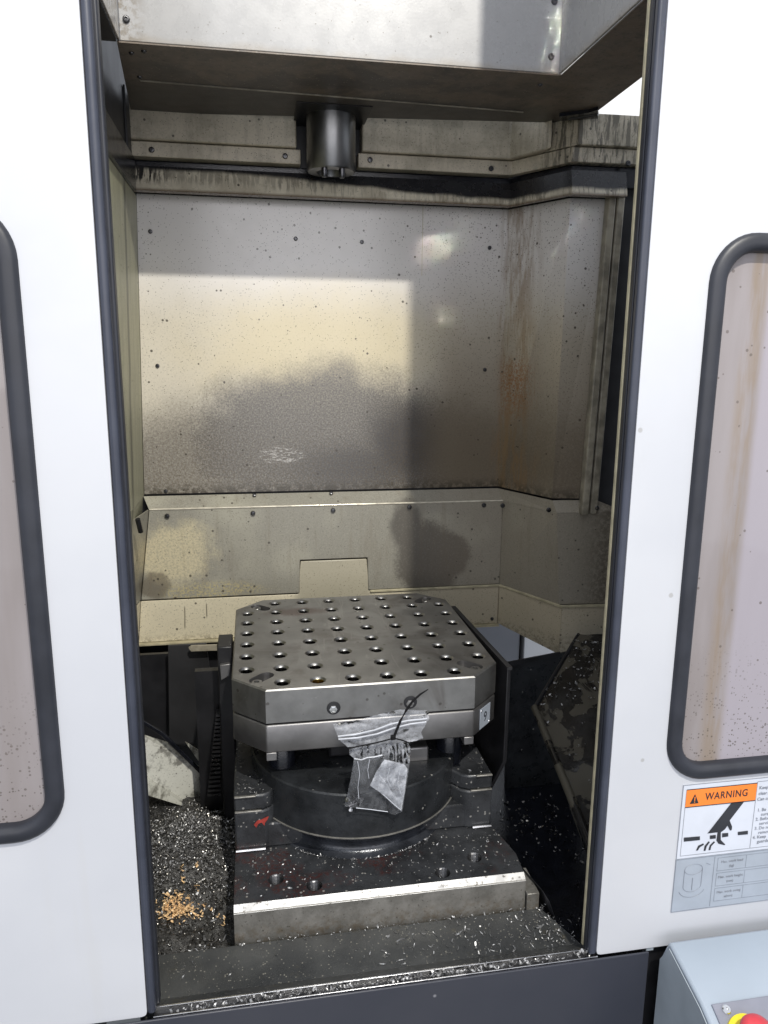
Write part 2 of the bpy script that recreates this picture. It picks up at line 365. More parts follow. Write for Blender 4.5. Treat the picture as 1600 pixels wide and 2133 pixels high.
# ---------------------------------------------------------------- mesh building
def tag(o, label=None, cat=None, group=None, kind=None):
    for k, v in (('label', label), ('category', cat), ('group', group), ('kind', kind)):
        if v: o[k] = v
    return o
def wl(o):
    v = Vector((0, 0, 0))
    while o: v += o.location; o = o.parent
    return v
class MB:
    def __init__(s): s.v = []; s.f = []
    def add(s, vs, fs):
        b = len(s.v); s.v += [Vector(p) for p in vs]; s.f += [tuple(b+i for i in f) for f in fs]; return s
    def box(s, x0, x1, y0, y1, z0, z1):
        return s.add([(x, y, z) for z in (z0, z1) for y in (y0, y1) for x in (x0, x1)],
                     [(0, 2, 3, 1), (4, 5, 7, 6), (0, 1, 5, 4), (1, 3, 7, 5), (3, 2, 6, 7), (2, 0, 4, 6)])
    def prism(s, pts, off):
        """closed polygon of 3-D points pushed along off"""
        n = len(pts); off = Vector(off); p = [Vector(q) for q in pts]
        return s.add(p+[q+off for q in p], [tuple(range(n))[::-1], tuple(range(n, 2*n))]+[(i, (i+1) % n, n+(i+1) % n, n+i) for i in range(n)])
    def strip(s, path, z0, z1, t=.0015, oy=None):
        """folded sheet: plan path, from height z0 to z1 with thickness t towards the back"""
        n = len(path); v = []
        for k, (x, y) in enumerate(path):
            a = z0[k] if isinstance(z0, (list, tuple)) else z0; b = z1[k] if isinstance(z1, (list, tuple)) else z1
            d = (oy[k] if isinstance(oy, (list, tuple)) else oy) if oy else 0     # the top edge set back by oy
            v += [(x, y, a), (x, y+d, b), (x, y+t, a), (x, y+t+d, b)]
        f = []
        for k in range(n-1):
            i, j = 4*k, 4*k+4
            f += [(i, j, j+1, i+1), (i+2, i+3, j+3, j+2), (i+1, j+1, j+3, i+3), (i, i+2, j+2, j)]
        f += [(0, 1, 3, 2), (4*n-4, 4*n-2, 4*n-1, 4*n-3)]
        return s.add(v, f)
    def lathe(s, prof, seg, mat):
        """prof of (radius, height) turned about local z, placed by matrix"""
        n = len(prof); v = []
        for k in range(seg):
            a = 2*math.pi*k/seg
            v += [mat @ Vector((r*math.cos(a), r*math.sin(a), h)) for r, h in prof]
        f = [(k*n+i, ((k+1) % seg)*n+i, ((k+1) % seg)*n+i+1, k*n+i+1) for k in range(seg) for i in range(n-1)]
        if prof[0][0] > 1e-6: f.append(tuple(k*n for k in range(seg))[::-1])
        if prof[-1][0] > 1e-6: f.append(tuple(k*n+n-1 for k in range(seg)))
        return s.add(v, f)
    def tube(s, pts, r, seg=8):
        pts = [Vector(p) for p in pts]; n = len(pts); v = []
        for k, p in enumerate(pts):
            d = (pts[min(k+1, n-1)]-pts[max(k-1, 0)]).normalized()
            a = d.cross(Vector((0, 0, 1)) if abs(d.z) < .9 else Vector((1, 0, 0))).normalized(); b = d.cross(a)
            rr = r[k] if isinstance(r, (list, tuple)) else r
            v += [p+(a*math.cos(t)+b*math.sin(t))*rr for t in [2*math.pi*q/seg for q in range(seg)]]
        f = [(k*seg+q, k*seg+(q+1) % seg, (k+1)*seg+(q+1) % seg, (k+1)*seg+q) for k in range(n-1) for q in range(seg)]
        f += [tuple(range(seg))[::-1], tuple((n-1)*seg+q for q in range(seg))]
        return s.add(v, f)
    def build(s, name, mat, parent=None, bevel=0, smooth=None, clean=True, seg=2):
        o0 = wl(parent) - Vector((0, 0, H)) if parent else -Vector((0, 0, H))
        me = bpy.data.meshes.new(name); me.from_pydata([p-o0 for p in s.v], [], s.f)
        if clean:
            bm = bmesh.new(); bm.from_mesh(me); bmesh.ops.remove_doubles(bm, verts=bm.verts, dist=1e-6)
            bmesh.ops.recalc_face_normals(bm, faces=bm.faces); bm.to_mesh(me); bm.free()
        me.materials.append(mat if not isinstance(mat, str) else M[mat])
        o = bpy.data.objects.new(name, me); COL.objects.link(o); o.parent = parent
        if smooth: me.shade_smooth(); me.set_sharp_from_angle(angle=math.radians(smooth))
        if bevel:
            b = o.modifiers.new('bevel', 'BEVEL'); b.width = bevel; b.segments = seg; b.limit_method = 'ANGLE'; b.angle_limit = math.radians(40)
            me.shade_smooth(); me.set_sharp_from_angle(angle=math.radians(50))
        return o
def thing(name, loc, label, cat, group=None):
    o = bpy.data.objects.new(name, None); COL.objects.link(o); o.location = (loc[0], loc[1], loc[2]+H); o.empty_display_size = .05
    return tag(o, label, cat, group)
def link(name, me, parent, pos, rot=None):
    o = bpy.data.objects.new(name, me); COL.objects.link(o); o.parent = parent
    o.location = Vector((pos[0], pos[1], pos[2]+H)) - wl(parent)
    if rot: o.rotation_euler = rot
    return o
def local_mesh(name, mb, mat, smooth=35):
    me = bpy.data.meshes.new(name); me.from_pydata(mb.v, [], mb.f); me.materials.append(M[mat])
    bm = bmesh.new(); bm.from_mesh(me); bmesh.ops.recalc_face_normals(bm, faces=bm.faces); bm.to_mesh(me); bm.free()
    if smooth: me.shade_smooth(); me.set_sharp_from_angle(angle=math.radians(smooth))
    return me
I4 = Matrix.Identity(4)
def facing(p, d=(0, -1, 0), spin=0):
    q = Vector(d).to_track_quat('Z', 'Y').to_matrix().to_4x4(); q.translation = Vector(p); return q @ Matrix.Rotation(spin, 4, 'Z')
# socket screw: a low button head with a recess, turned about +z
sm = MB().lathe([(.0042, 0), (.0040, .0014), (.0031, .0023), (.0020, .0025), (.0018, .0010), (0, .0010)], 14, I4)
SCREW = local_mesh('screw', sm, 'steel_dark')
sl = MB().lathe([(.0052, 0), (.0050, .0020), (.0039, .0031), (.0025, .0033), (.0022, .0014), (0, .0014)], 14, I4)
SCREWL = local_mesh('screw_large', sl, 'steel_dark')
RX = (math.pi/2, 0, 0)                     # +z of the part turned to face the viewer (-y)
def screws(parent, pts, me=SCREW, rot=RX):
    for p in pts: link('screw', me, parent, p, rot)

# ================================================================ SETTING
fl = MB().box(-4, 4, -4, 5, -1.5-.02, -1.5).build('floor', 'floor'); fl['kind'] = 'structure'
t = thing('white_cabinet', (1.15, 2.06, -1.5), 'plain white sheet metal cabinet seen through the gaps behind the right corner', 'cabinet')
MB().box(.777, 1.9, 2.0, 2.10, -1.5, 1.3).build('side_panel', 'white_back', t, .004)
MB().box(.768, .776, 1.998, 2.10, -1.5, 1.3).build('corner_post', 'darkgrey', t, .003)
t = thing('grey_cabinet', (.45, 2.06, -1.5), 'slate grey cabinet face behind the pallet, seen below the wall lip', 'cabinet')
MB().box(.20, .767, 2.004, 2.12, -1.5, -.55).build('front_panel', 'grey_back', t, .004)

# ================================================================ REAR WALL
PATH = [(-.212, 1.6), (.543, 1.6), (.622, 1.466), (.705, 1.462)]
PLOW = [(-.230, 1.6), (.541, 1.6), (.607, 1.442), (.662, 1.432)]
t = thing('rear_wall_panel', (.2, 1.6, -.285), 'large cream rear splash panel, spattered and grimy, with a rusty vertical fold', 'panel')
b = MB(); n = 4; vs = []
for (x0, y0), (x1, y1) in zip(PLOW, PATH): vs += [(x0, y0, -.283), (x1, y1, .309), (x0, y0+.002, -.283), (x1, y1+.002, .309)]
fs = []
for k in range(3):
    i, j = 4*k, 4*k+4; fs += [(i, j, j+1, i+1), (i+2, i+3, j+3, j+2), (i+1, j+1, j+3, i+3), (i, i+2, j+2, j)]
b.add(vs, fs).build('sheet', 'rear', t)
screws(t, [pY(u, v, 1.599) for u, v in [(313, 482), (616, 497), (754, 504), (1020, 516), (328, 762), (345, 1023), (1010, 770)]])
b = MB().box(.3562, .3572, 1.5990, 1.6, .17, .308); b.build('seam', 'beige_edge', t)
b = MB().strip([(-.30, 1.612), (.553, 1.612), (.640, 1.49), (.85, 1.485)], -.59, .40, .004); b.build('leak_shield', 'black', t)  # added unseen black sheet that stops light leaking through the panel gaps
# right-hand frame ridges
b = MB()
for x0, x1, y in ((.690, .706, 1.440), (.712, .728, 1.447)):
    b.prism([(x0-.03, y-.03, -.315), (x1-.03, y-.03, -.315), (x1, y, .33), (x0, y, .33)], (0, .02, 0))
    b.build('frame_ridge', 'ridge', t, .003); b = MB()
# ledge and lower panel
LED0 = [(-.232, 1.598), (.541, 1.598), (.607, 1.440), (.70, 1.436)]
LOWT = [(-.218, 1.570), (.545, 1.570), (.612, 1.425), (.76, 1.420)]
LOWB = [(-.245, 1.570), (.545, 1.570), (.635, 1.440), (.775, 1.436)]
t = thing('lower_wall_panel', (.2, 1.57, -.505), 'cream lower wall panel with a sloping ledge, dark smudge and screws along its top', 'panel')
ZL0, ZL1, ZS = -.287, -.311, -.505
b = MB(); vs = []
for k in range(4):
    vs += [(*LED0[k], ZL0), (LED0[k][0] if k else LOWT[0][0], LOWT[k][1] if k < 2 else LOWT[k][1], ZL1)]
for k in range(4): vs[2*k+1] = (*LOWT[k], ZL1)
b.add(vs, [(2*k, 2*k+1, 2*k+3, 2*k+2) for k in range(3)])
o = b.build('ledge', 'lower', t); so = o.modifiers.new('solid', 'SOLIDIFY'); so.thickness = .002; so.offset = -1
MB().tube([(LOWT[0][0], 1.5705, ZL1+.0005), (LOWT[1][0], 1.5705, ZL1+.0005)], .0022, 8).build('fold_edge', 'fold', t, smooth=60)
b = MB()
# face with a notch for the tab of the lip plate
fp = [(LOWT[0][0], 1.570, ZL1-.0005), (LOWT[1][0], 1.570, ZL1-.0005), (LOWB[1][0], 1.570, ZS), (.2405, 1.570, ZS), (.2385, 1.570, -.4305), (.0905, 1.570, -.4305), (.0885, 1.570, ZS), (LOWB[0][0], 1.570, ZS)]
b.prism(fp, (0, .006, 0)); b.build('face', 'lower', t, .0015)
b = MB()
for k in (1, 2):
    a0, a1, c0, c1 = LOWT[k], LOWT[k+1], LOWB[k], LOWB[k+1]
    zs = [ZS, ZS-.010, ZS-.012]
    b.prism([(*a0, ZL1-.0005), (*a1, ZL1-.0005), (*c1, zs[k]), (*c0, zs[k-1])], (0, .006, 0))
b.build('folded_face', 'lower', t)
b = MB().prism([(LOWT[0][0]-.001, 1.571, ZL1), (LOWB[0][0]-.001, 1.571, ZS), (LOWB[0][0]-.02, 1.45, ZS), (LOWT[0][0]-.02, 1.45, ZL1)], (-.003, 0, 0)); b.build('return_flange', 'lower', t)
screws(t, [pY(u, v, 1.568) for u, v in [(348, 1075), (527, 1069), (694, 1063), (853, 1056), (1008, 1052)]] + [pY(1047, 1053, 1.555), pY(1143, 1062, 1.425), pY(1243, 1058, 1.420)], SCREWL)
screws(t, [pY(u, v, 1.59) for u, v in [(530, 1031), (690, 1027)]], SCREW, (0.9, 0, 0))
t = thing('wall_lip', (.2, 1.575, -.6), 'cream bottom lip of the rear wall with a square tab behind the pallet', 'panel')
b = MB()
lp = [(-.246, ZS-.003), (.085, ZS-.003), (.092, -.434), (.237, -.434), (.243, ZS-.003), (.545, ZS-.003), (.545, -.601), (-.256, -.601)]
b.prism([(x, 1.5725, z) for x, z in lp], (0, .006, 0)).build('plate', 'lip', t, .002)
b = MB().prism([(.5455, 1.5725, ZS-.004), (.640, 1.437, ZS-.014), (.640, 1.437, -.628), (.5455, 1.5725, -.601)], (0, .005, 0)).prism([(.6405, 1.437, ZS-.014), (.78, 1.433, ZS-.016), (.78, 1.433, -.624), (.6405, 1.437, -.628)], (0, .005, 0)); b.build('folded_plate', 'lip', t)
b = MB().box(-.256, .545, 1.560, 1.579, -.604, -.601); b.build('hem', 'beige_edge', t)
b = MB().prism([(-.2465, 1.573, ZS-.003), (-.2565, 1.573, -.601), (-.275, 1.44, -.601), (-.265, 1.44, ZS-.003)], (-.003, 0, 0)); b.build('return_flange', 'lip', t)
b = MB().strip([(.245, 1.5685), (.545, 1.5685), (.637, 1.433), (.77, 1.429)], [ZS-.006, ZS-.006, ZS-.016, ZS-.018], [ZS-.0005, ZS-.0005, ZS-.010, ZS-.012], .004); b.build('seam_bead', 'beige_edge', t, .001)
screws(t, [pY(1025, 1289, 1.570)])
# ---- upper cover, seal, drip lip
t = thing('upper_wall_cover', (.2, 1.55, .305), 'cream upper wall cover with screwed flange, black oily seal and dripping lip', 'cover')
CP = [(-.212, 1.545), (.520, 1.545), (.572, 1.455)]
b = MB().box(-.212, .095, 1.545, 1.60, .3935, .470).build('cover_box', 'cover', t, .003)
b = MB().prism([(.222, 1.545, .3935), (.521, 1.545, .3935), (.572, 1.452, .3935), (.572, 1.60, .3935), (.222, 1.60, .3935)], (0, 0, .0765)); b.build('cover_box', 'cover', t, .003)
b = MB().prism([(.573, 1.475, .3935), (.612, 1.418, .3935), (.80, 1.412, .3935), (.80, 1.60, .3935), (.573, 1.60, .3935)], (0, 0, .055)); b.build('cover_box', 'cover', t, .002)
b = MB().box(-.214, .103, 1.552, 1.60, .3655, .392).build('flange', 'cover', t, .0015)
b = MB().strip([(.215, 1.552), (.528, 1.552), (.606, 1.428), (.80, 1.422)], .3655, .392, .03); b.build('flange', 'cover', t, .0015)
b = MB().strip([(-.26, 1.575), (.534, 1.575), (.612, 1.446), (.80, 1.440)], .326, .3645, .012); b.build('oil_seal', 'oil', t, .002)
b = MB(); DL = [(-.212, 1.552), (.530, 1.552), (.606, 1.420), (.715, 1.415)]
vs = []
for x, y in DL: vs += [(x, y, .306), (x, y+.012, .352), (x, y+.02, .306), (x, y+.016, .352)]
fs = []
for k in range(3):
    i, j = 4*k, 4*k+4; fs += [(i, j, j+1, i+1), (i+2, i+3, j+3, j+2), (i+1, j+1, j+3, i+3), (i, i+2, j+2, j)]
b.add(vs, fs).build('drip_lip', 'drip', t)
screws(t, [pY(u, v, 1.551) for u, v in [(316, 312), (594, 325), (771, 333), (1023, 351)]]+[pY(1308, 340, 1.420)], SCREWL)
b = MB().box(.06, .26, 1.58, 1.66, .33, .47).build('recess_back', 'black', t)

# ================================================================ SIDE WALLS
t = thing('left_side_wall', (-.23, 1.3, -.6), 'dirty greenish side wall beside the left door edge', 'wall')
MB().prism([(-.2125, 1.61, .3045), (-.2315, 1.61, -.286), (-.2315, .83, -.286), (-.2125, .83, .3045)], (-.01, 0, 0)).build('sheet', 'side', t)
MB().prism([(-.213, 1.60, 1.0), (-.213, 1.60, .306), (-.213, .83, .306), (-.213, .83, 1.0)], (-.01, 0, 0)).build('upper_sheet', 'darkgrey', t)
MB().box(-.212, -.2085, 1.50, 1.542, .365, .47).build('corner_strip', 'darkgrey', t)
MB().box(-.2125, -.206, .9, 1.556, .305, .362).build('black_band', 'oil', t)
MB().prism([(-.2325, 1.60, -.2865), (-.27, 1.60, -.61), (-.27, .83, -.61), (-.2325, .83, -.2865)], (-.01, 0, 0)).build('lower_sheet', 'side', t)
MB().box(-.285, -.272, .80, 1.62, -1.1, -.6105).build('low_leak_shield', 'black', t)  # added black sheet blocking stray light at the lower left
MB().tube([(-.222, 1.44, -.302), (-.219, 1.45, -.330)], .005, 6).build('latch', 'black', t)
t = thing('right_side_wall', (.80, 1.2, -.6), 'dark side wall behind the right door edge', 'wall')
MB().box(.79, .80, .84, 1.43, -.62, .30).build('sheet', 'black', t)

# ================================================================ SPINDLE HOOD
t = thing('spindle_hood', (.2, 1.3, .445), 'white painted spindle hood with greasy brown underside hanging above the pallet', 'hood')
HF = 1.236; HZ = .445; HT = 1.05
MB().box(-.1748, .4935, HF, HF+.004, HZ, HT).build('front_plate', 'hood', t, .001)
MB().box(-.179, -.1752, .86, HF+.004, HZ, HT).build('side_plate', 'hood', t, .001)
MB().box(.494, .498, .84, HF+.004, HZ, HT).build('side_plate', 'hood', t, .001)
b = MB()
b.prism([(-.1792, HF+.0005, HZ-.0025), (.4975, HF+.0005, HZ-.0025), (.4975, .84, HZ-.0025), (.615, .84, HZ-.0025), (.633, 1.46, HZ-.0025), (-.208, 1.56, HZ-.0025)], (0, 0, .002)).build('underside_plate', 'under', t)
b = MB().prism([(-.168, 1.385, HZ-.0045), (.50, 1.415, HZ-.0045), (.50, 1.417, HZ-.0045), (-.168, 1.387, HZ-.0045)], (0, 0, .002)); b.build('underside_seam', 'ridge', t)
MB().box(-.3, -.1796, .84, HF, HZ-.002, HZ+.002).build('underside_strip', 'black', t)
MB().prism([(.6155, .84, HZ), (.6335, 1.46, HZ), (.6335, 1.46, HT), (.6155, .84, HT)], (-.003, 0, 0)).build('outer_plate', 'white_back', t)
MB().tube([pZ(1185, 246, .438), pZ(1246, 236, .438)], .0045, 8).build('wiper_clip', 'steel_dark', t)
MB().prism([pZ(1165, 252, .436), pZ(1246, 247, .436), pZ(1246, 229, .436), pZ(1225, 235, .436), pZ(1165, 243, .436)], (0, 0, .006)).build('wiper_blade', 'oil', t)
screws(t, [pY(263, 40, HF-.0005), pY(1155, 3, HF-.0005), pY(1148, 118, HF-.0005)], SCREWL)
screws(t, [pZ(274, 110, HZ-.0025), pZ(291, 160, HZ-.0025), pZ(300, 106, HZ-.0025), pZ(1125, 176, HZ-.0025)], SCREW, (math.pi, 0, 0))
MB().box(.09, .226, 1.44, 1.60, HZ-.004, HZ-.0028).build('spindle_opening', 'black', t)

t = thing('spindle', (.158, 1.515, .345), 'dark cylindrical machine spindle nose pointing down under the hood', 'spindle')
mt = Matrix.Translation((.158, 1.515, .345))
MB().lathe([(0, .020), (.024, .020), (.028, -.001), (.044, 0), (.046, .003), (.0465, .11), (0, .11)], 48, mt).build('nose', 'spindle', t, smooth=35)
for x, y in ((.142, 1.482), (.175, 1.483)):
    MB().lathe([(0, -.017), (.0045, -.016), (.0060, -.012), (.0060, 0), (0, 0)], 12, Matrix.Translation((x, y, .345))).build('drive_key', 'steel_dark', t, smooth=35)

# ================================================================ PALLET
PX0, PX1, PY0, PY1, PZ = -.042, .358, .985, 1.388, -.457
def octo(x0, x1, y0, y1, c, z): return [(x0+c, y0, z), (x1-c, y0, z), (x1, y0+c, z), (x1, y1-c, z), (x1-c, y1, z), (x0+c, y1, z), (x0, y1-c, z), (x0, y0+c, z)]
t = thing('machine_pallet', (.158, 1.187, -.565), 'grey steel machine pallet with chamfered corners and a grid of threaded holes', 'pallet')
CH = .0475
holes = []; PIT = .0511
for j in range(8):
    for i in range(8):
        if (i in (0, 7)) and (j in (0, 7)): continue
        holes.append((.158+(i-3.5)*PIT, 1.186+(j-3.5)*.0507))
slots = [(.001, 1.029, 45), (.314, 1.027, 135), (.003, 1.343, -45), (.312, 1.342, 225)]
NH, RH = 20, .0120
bm = bmesh.new(); edges = []
def loop(pts):
    vs = [bm.verts.new(Vector(p)) for p in pts]; es = [bm.edges.new((vs[k], vs[(k+1) % len(vs)])) for k in range(len(vs))]; edges.extend(es); return vs
ZT = PZ - .0
e = .0018
outer = loop([(x, y, ZT) for x, y, _ in octo(PX0+e, PX1-e, PY0+e, PY1-e, CH, 0)])
for hx, hy in holes: loop([(hx+RH*math.cos(2*math.pi*k/NH), hy+RH*math.sin(2*math.pi*k/NH), ZT) for k in range(NH)])
def slot_ring(cx, cy, ang, L, r, n=8):
    a = math.radians(ang); d = Vector((math.cos(a), math.sin(a))); q = []
    for sgn in (1, -1):
        for k in range(n+1):
            th = a + (-math.pi/2 + math.pi*k/n) + (0 if sgn > 0 else math.pi)
            q.append((cx+sgn*d.x*L+r*math.cos(th), cy+sgn*d.y*L+r*math.sin(th)))
    return q
for cx, cy, a in slots: loop([(x, y, ZT) for x, y in slot_ring(cx, cy, a, .0105, .0108)])
bmesh.ops.triangle_fill(bm, use_beauty=True, edges=edges)
top_faces = [f for f in bm.faces]
# body of the plate
rim = [bm.verts.new(p) for p in octo(PX0, PX1, PY0, PY1, CH, PZ-e)]
bot = [bm.verts.new(p) for p in octo(PX0, PX1, PY0, PY1, CH, PZ-.0505)]
for k in range(8):
    q = (k+1) % 8
    bm.faces.new((outer[k], outer[q], rim[q], rim[k])); bm.faces.new((rim[k], rim[q], bot[q], bot[k]))
bm.faces.new(bot[::-1])
bmesh.ops.recalc_face_normals(bm, faces=bm.faces)
off = wl(t)-Vector((0, 0, H))
for v in bm.verts: v.co -= off
me = bpy.data.meshes.new('top_plate'); bm.to_mesh(me); bm.free(); me.materials.append(M['steel'])
o = bpy.data.objects.new('top_plate', me); COL.objects.link(o); o.parent = t
# chamfer lines that catch the light
# lower plate
zb = -.5535; zf = -.566
b = MB(); ob = octo(PX0, PX1, PY0, PY1, CH, -.5110)
b.prism([Vector(p) for p in ob], (0, 0, zb+.5110)); b.build('lower_plate', 'steel2', t, .0024)
for x0, x1 in ((PX0+CH-.001, PX0+CH+.014), (PX1-CH-.014, PX1-CH+.001)):
    MB().box(x0, x1, PY0+.0005, PY0+.04, zf, zb-.0002).build('foot', 'steel2', t, .001)
MB().prism(octo(PX0+.003, PX1-.003, PY0+.003, PY1-.003, CH, -.5112), (0, 0, .0008)).build('joint', 'black', t)
# bushings in the holes
bp = [(.0120, 0), (.0115, -.0004), (.0086, -.0022), (.0083, -.0030), (.0083, -.030), (0, -.030)]
bush = local_mesh('threaded_bushing', MB().lathe(bp, 20, I4), 'bushing', 50)
bushg = local_mesh('threaded_bushing_yellow', MB().lathe(bp, 20, I4), 'brass', 50)
for me_ in (bush, bushg):
    bm = bmesh.new(); bm.from_mesh(me_)
    kill = [f for f in bm.faces if len(f.verts) > 4 and f.calc_center_median().z > -.002]; bmesh.ops.delete(bm, geom=kill, context='FACES_ONLY')
    bmesh.ops.reverse_faces(bm, faces=bm.faces); me_.materials.append(M['rim'])
    for f in bm.faces: f.material_index = 1 if f.calc_center_median().z > -.0023 else 0
    bm.to_mesh(me_); bm.free()
for k, (hx, hy) in enumerate(holes):
    link('threaded_bushing', bushg if k == 1 else bush, t, (hx, hy, PZ-.0001))
for cx, cy, a in slots:
    ring = slot_ring(cx, cy, a, .0105, .0108); nr = len(ring)
    b = MB().add([(x, y, PZ-.0001) for x, y in ring]+[(x, y, PZ-.014) for x, y in ring], [(k, (k+1) % nr, nr+(k+1) % nr, nr+k) for k in range(nr)]+[tuple(range(nr, 2*nr))])
    b.build('slot_pocket', 'steel2', t)
    d = Vector((math.cos(math.radians(a)), math.sin(math.radians(a)), 0))*-.010
    b = MB().lathe([(.0082, -.014), (.0082, -.0035), (.0075, -.0025), (.0042, -.0025), (.0042, -.0080), (0, -.0080)], 14, Matrix.Translation(Vector((cx, cy, PZ))+d)); b.build('cap_screw', 'steel', t, smooth=35)
for u, v in ((695, 1475), (855, 1463)):
    p = pY(u, v, PY0-.0006)
    o = MB().lathe([(.0100, 0), (.0098, .0004), (.0088, .0006), (0, .0006)], 20, facing(p)).build('side_screw', 'black', t, smooth=35)  # flat black disc painting the dark of a recess around the socket
    MB().lathe([(.0062, .0007), (.0058, .0016), (.0034, .0020), (.0030, .0012), (0, .0012)], 6, facing(p+Vector((-.0005, 0, -.0018)))).build('socket', 'chrome' if u < 800 else 'steel', o)
# number plate on the right front chamfer
nx = Vector((1, -1, 0)).normalized(); tx = Vector((1, 1, 0)).normalized(); up = Vector((0, 0, 1))
c0 = Vector((PX1-CH/2, PY0+CH/2, -.533))+nx*.0006
pl = lambda a, z, o=0: c0+tx*a+up*z+nx*o
o = MB().prism([pl(-.0165, -.0165), pl(.0165, -.0165), pl(.0165, .0165), pl(-.0165, .0165)], nx*.0008).build('number_plate', 'plate_grey', t, .0005)
o['label'] = 'small square aluminium number plate on the right corner'
for a, z in ((-.0135, .0135), (.0135, -.0135)):
    MB().lathe([(.0018, 0), (.0014, .0008), (0, .001)], 8, facing(pl(a, z, .0009), nx)).build('rivet', 'chrome', o)
def text(body, name, size, mat, parent, mtx, ext=.0001, ax='CENTER', sp=None):
    cu = bpy.data.curves.new(name, 'FONT'); cu.body = body; cu.size = size; cu.extrude = ext; cu.align_x = ax; cu.align_y = 'CENTER'
    if sp: cu.space_character, cu.offset = sp
    tmp = bpy.data.objects.new(name, cu); COL.objects.link(tmp); dg = bpy.context.evaluated_depsgraph_get()
    me = bpy.data.meshes.new_from_object(tmp.evaluated_get(dg)); bpy.data.objects.remove(tmp); bpy.data.curves.remove(cu)
    me.name = name; me.materials.clear(); me.materials.append(M[mat]); ob = bpy.data.objects.new(name, me); COL.objects.link(ob); ob.parent = parent
    mm = mtx.copy(); mm.translation = mtx.translation + Vector((0, 0, H)) - wl(parent); ob.matrix_local = mm
    return ob
mt = Matrix((tx, up, nx)).transposed().to_4x4(); mt.translation = pl(0, -.001, .0011)
text('9', 'lettering', .022, 'ink', o, mt)

# ================================================================ ROTARY BASE
t = thing('rotary_base', (.156, 1.1, -.767), 'black oily cast rotary base with a bright worn front edge below the pallet', 'machine base')
BX0, BX1, BYF, BZ = -.044, .362, .88, -.717
ev = .006
b = MB().add([(BX0, BYF, -.80), (BX1, BYF, -.80), (BX1, BYF, BZ-ev), (BX0, BYF, BZ-ev), (BX0, BYF+.01, BZ-.0002), (BX1, BYF+.01, BZ-.0002)],
             [(0, 1, 2, 3), (3, 2, 5, 4)]); b.build('front_face', 'worn', t)
tapped = [pZ(u, v, BZ) for u, v in ((575, 1832), (655, 1845), (988, 1786), (922, 1818))]
bm = bmesh.new(); edges = []
pts = [(BX0, BYF+.0095), (BX1, BYF+.0095), (BX1+.003, .93), (.349, 1.005), (.349, 1.35), (BX0, 1.35)]
outer = loop([(x, y, BZ) for x, y in pts]); low = [bm.verts.new((x, y, BZ-.083)) for x, y in pts]
for p in tapped: loop([(p.x+.0112*math.cos(2*math.pi*k/18), p.y+.0112*math.sin(2*math.pi*k/18), BZ) for k in range(18)])
bmesh.ops.triangle_fill(bm, use_beauty=True, edges=edges)
for k in range(6): bm.faces.new((outer[k], outer[(k+1) % 6], low[(k+1) % 6], low[k]))
bmesh.ops.recalc_face_normals(bm, faces=bm.faces); off = wl(t)-Vector((0, 0, H))
for v in bm.verts: v.co -= off
me = bpy.data.meshes.new('base_plate'); bm.to_mesh(me); bm.free(); me.materials.append(M['cast'])
o = bpy.data.objects.new('base_plate', me); COL.objects.link(o); o.parent = t
hp = [(.0112, 0), (.0104, -.0010)]
for k in range(7): hp += [(.0095, -.0018-.0022*k), (.0103, -.0029-.0022*k)]
hm = MB().lathe(hp+[(.0095, -.022), (0, -.022)], 18, I4); HOLE = bpy.data.meshes.new('threaded_hole'); HOLE.from_pydata(hm.v, [], hm.f[:-1] if len(hm.f[-1]) > 4 else hm.f); HOLE.materials.append(M['steel_dark'])
bm = bmesh.new(); bm.from_mesh(HOLE); bmesh.ops.delete(bm, geom=[f for f in bm.faces if len(f.verts) > 4 and f.calc_center_median().z > -.001], context='FACES_ONLY'); bm.to_mesh(HOLE); bm.free()
for p in tapped: link('threaded_hole', HOLE, t, p)
b = MB().add([(BX0, BYF-.0004, BZ-ev-.0005), (BX1, BYF-.0004, BZ-ev-.0005), (BX1, BYF+.0092, BZ+.0006), (BX0, BYF+.0092, BZ+.0006)], [(0, 1, 2, 3)]); b.build('worn_edge', 'edge_worn', t)
CX, CY, RD = .148, 1.11, .167
for pl_ in ([(BX0, 1.0), (-.002, 1.0), (.010, 1.006), (.020, 1.03), (.10, 1.08), (.10, 1.3), (BX0, 1.3)], [(.312, 1.0), (.349, 1.0), (.349, 1.3), (.22, 1.3), (.22, 1.08), (.284, 1.03), (.300, 1.006)]):
    MB().prism([(x, y, BZ) for x, y in pl_], (0, 0, .0640)).build('side_block', 'cast', t, .003)
    MB().prism([(x, y+.002, BZ+.0645) for x, y in pl_], (0, 0, .0245)).build('side_block', 'cast', t, .003)
for x0, x1, z in ((BX0+.001, -.004, -.6528), (.314, .348, -.6528), (BX0+.001, -.012, -.6285), (.322, .348, -.6285)):
    MB().box(x0, x1, .9985, 1.003, z-.0012, z+.0012).build('edge_highlight', 'worn', t, .0008)  # paler bars painting the bevel highlight along the block edges
MB().box(-.001, .311, 1.0035, 1.29, BZ, -.6772).build('bed_block', 'cast', t, .003)
mt = Matrix.Translation((CX, CY, 0))
MB().lathe([(.155, BZ+.0003), (.1455, BZ+.0035), (.1415, BZ+.010), (.142, BZ+.018), (.152, -.690), (.1625, -.6775), (.10, -.6775)], 80, mt).build('curved_foot', 'cast_wet', t, smooth=50)
MB().lathe([(RD-.002, -.6768), (RD+.0006, -.6760), (RD+.0007, -.6748), (RD-.002, -.6740)], 80, mt).build('parting_line', 'worn', t, smooth=60)
MB().lathe([(RD-.001, -.6770), (RD-.001, -.6085), (RD-.003, -.6062), (0, -.6062)], 80, mt).build('turntable', 'cast2', t, smooth=35)
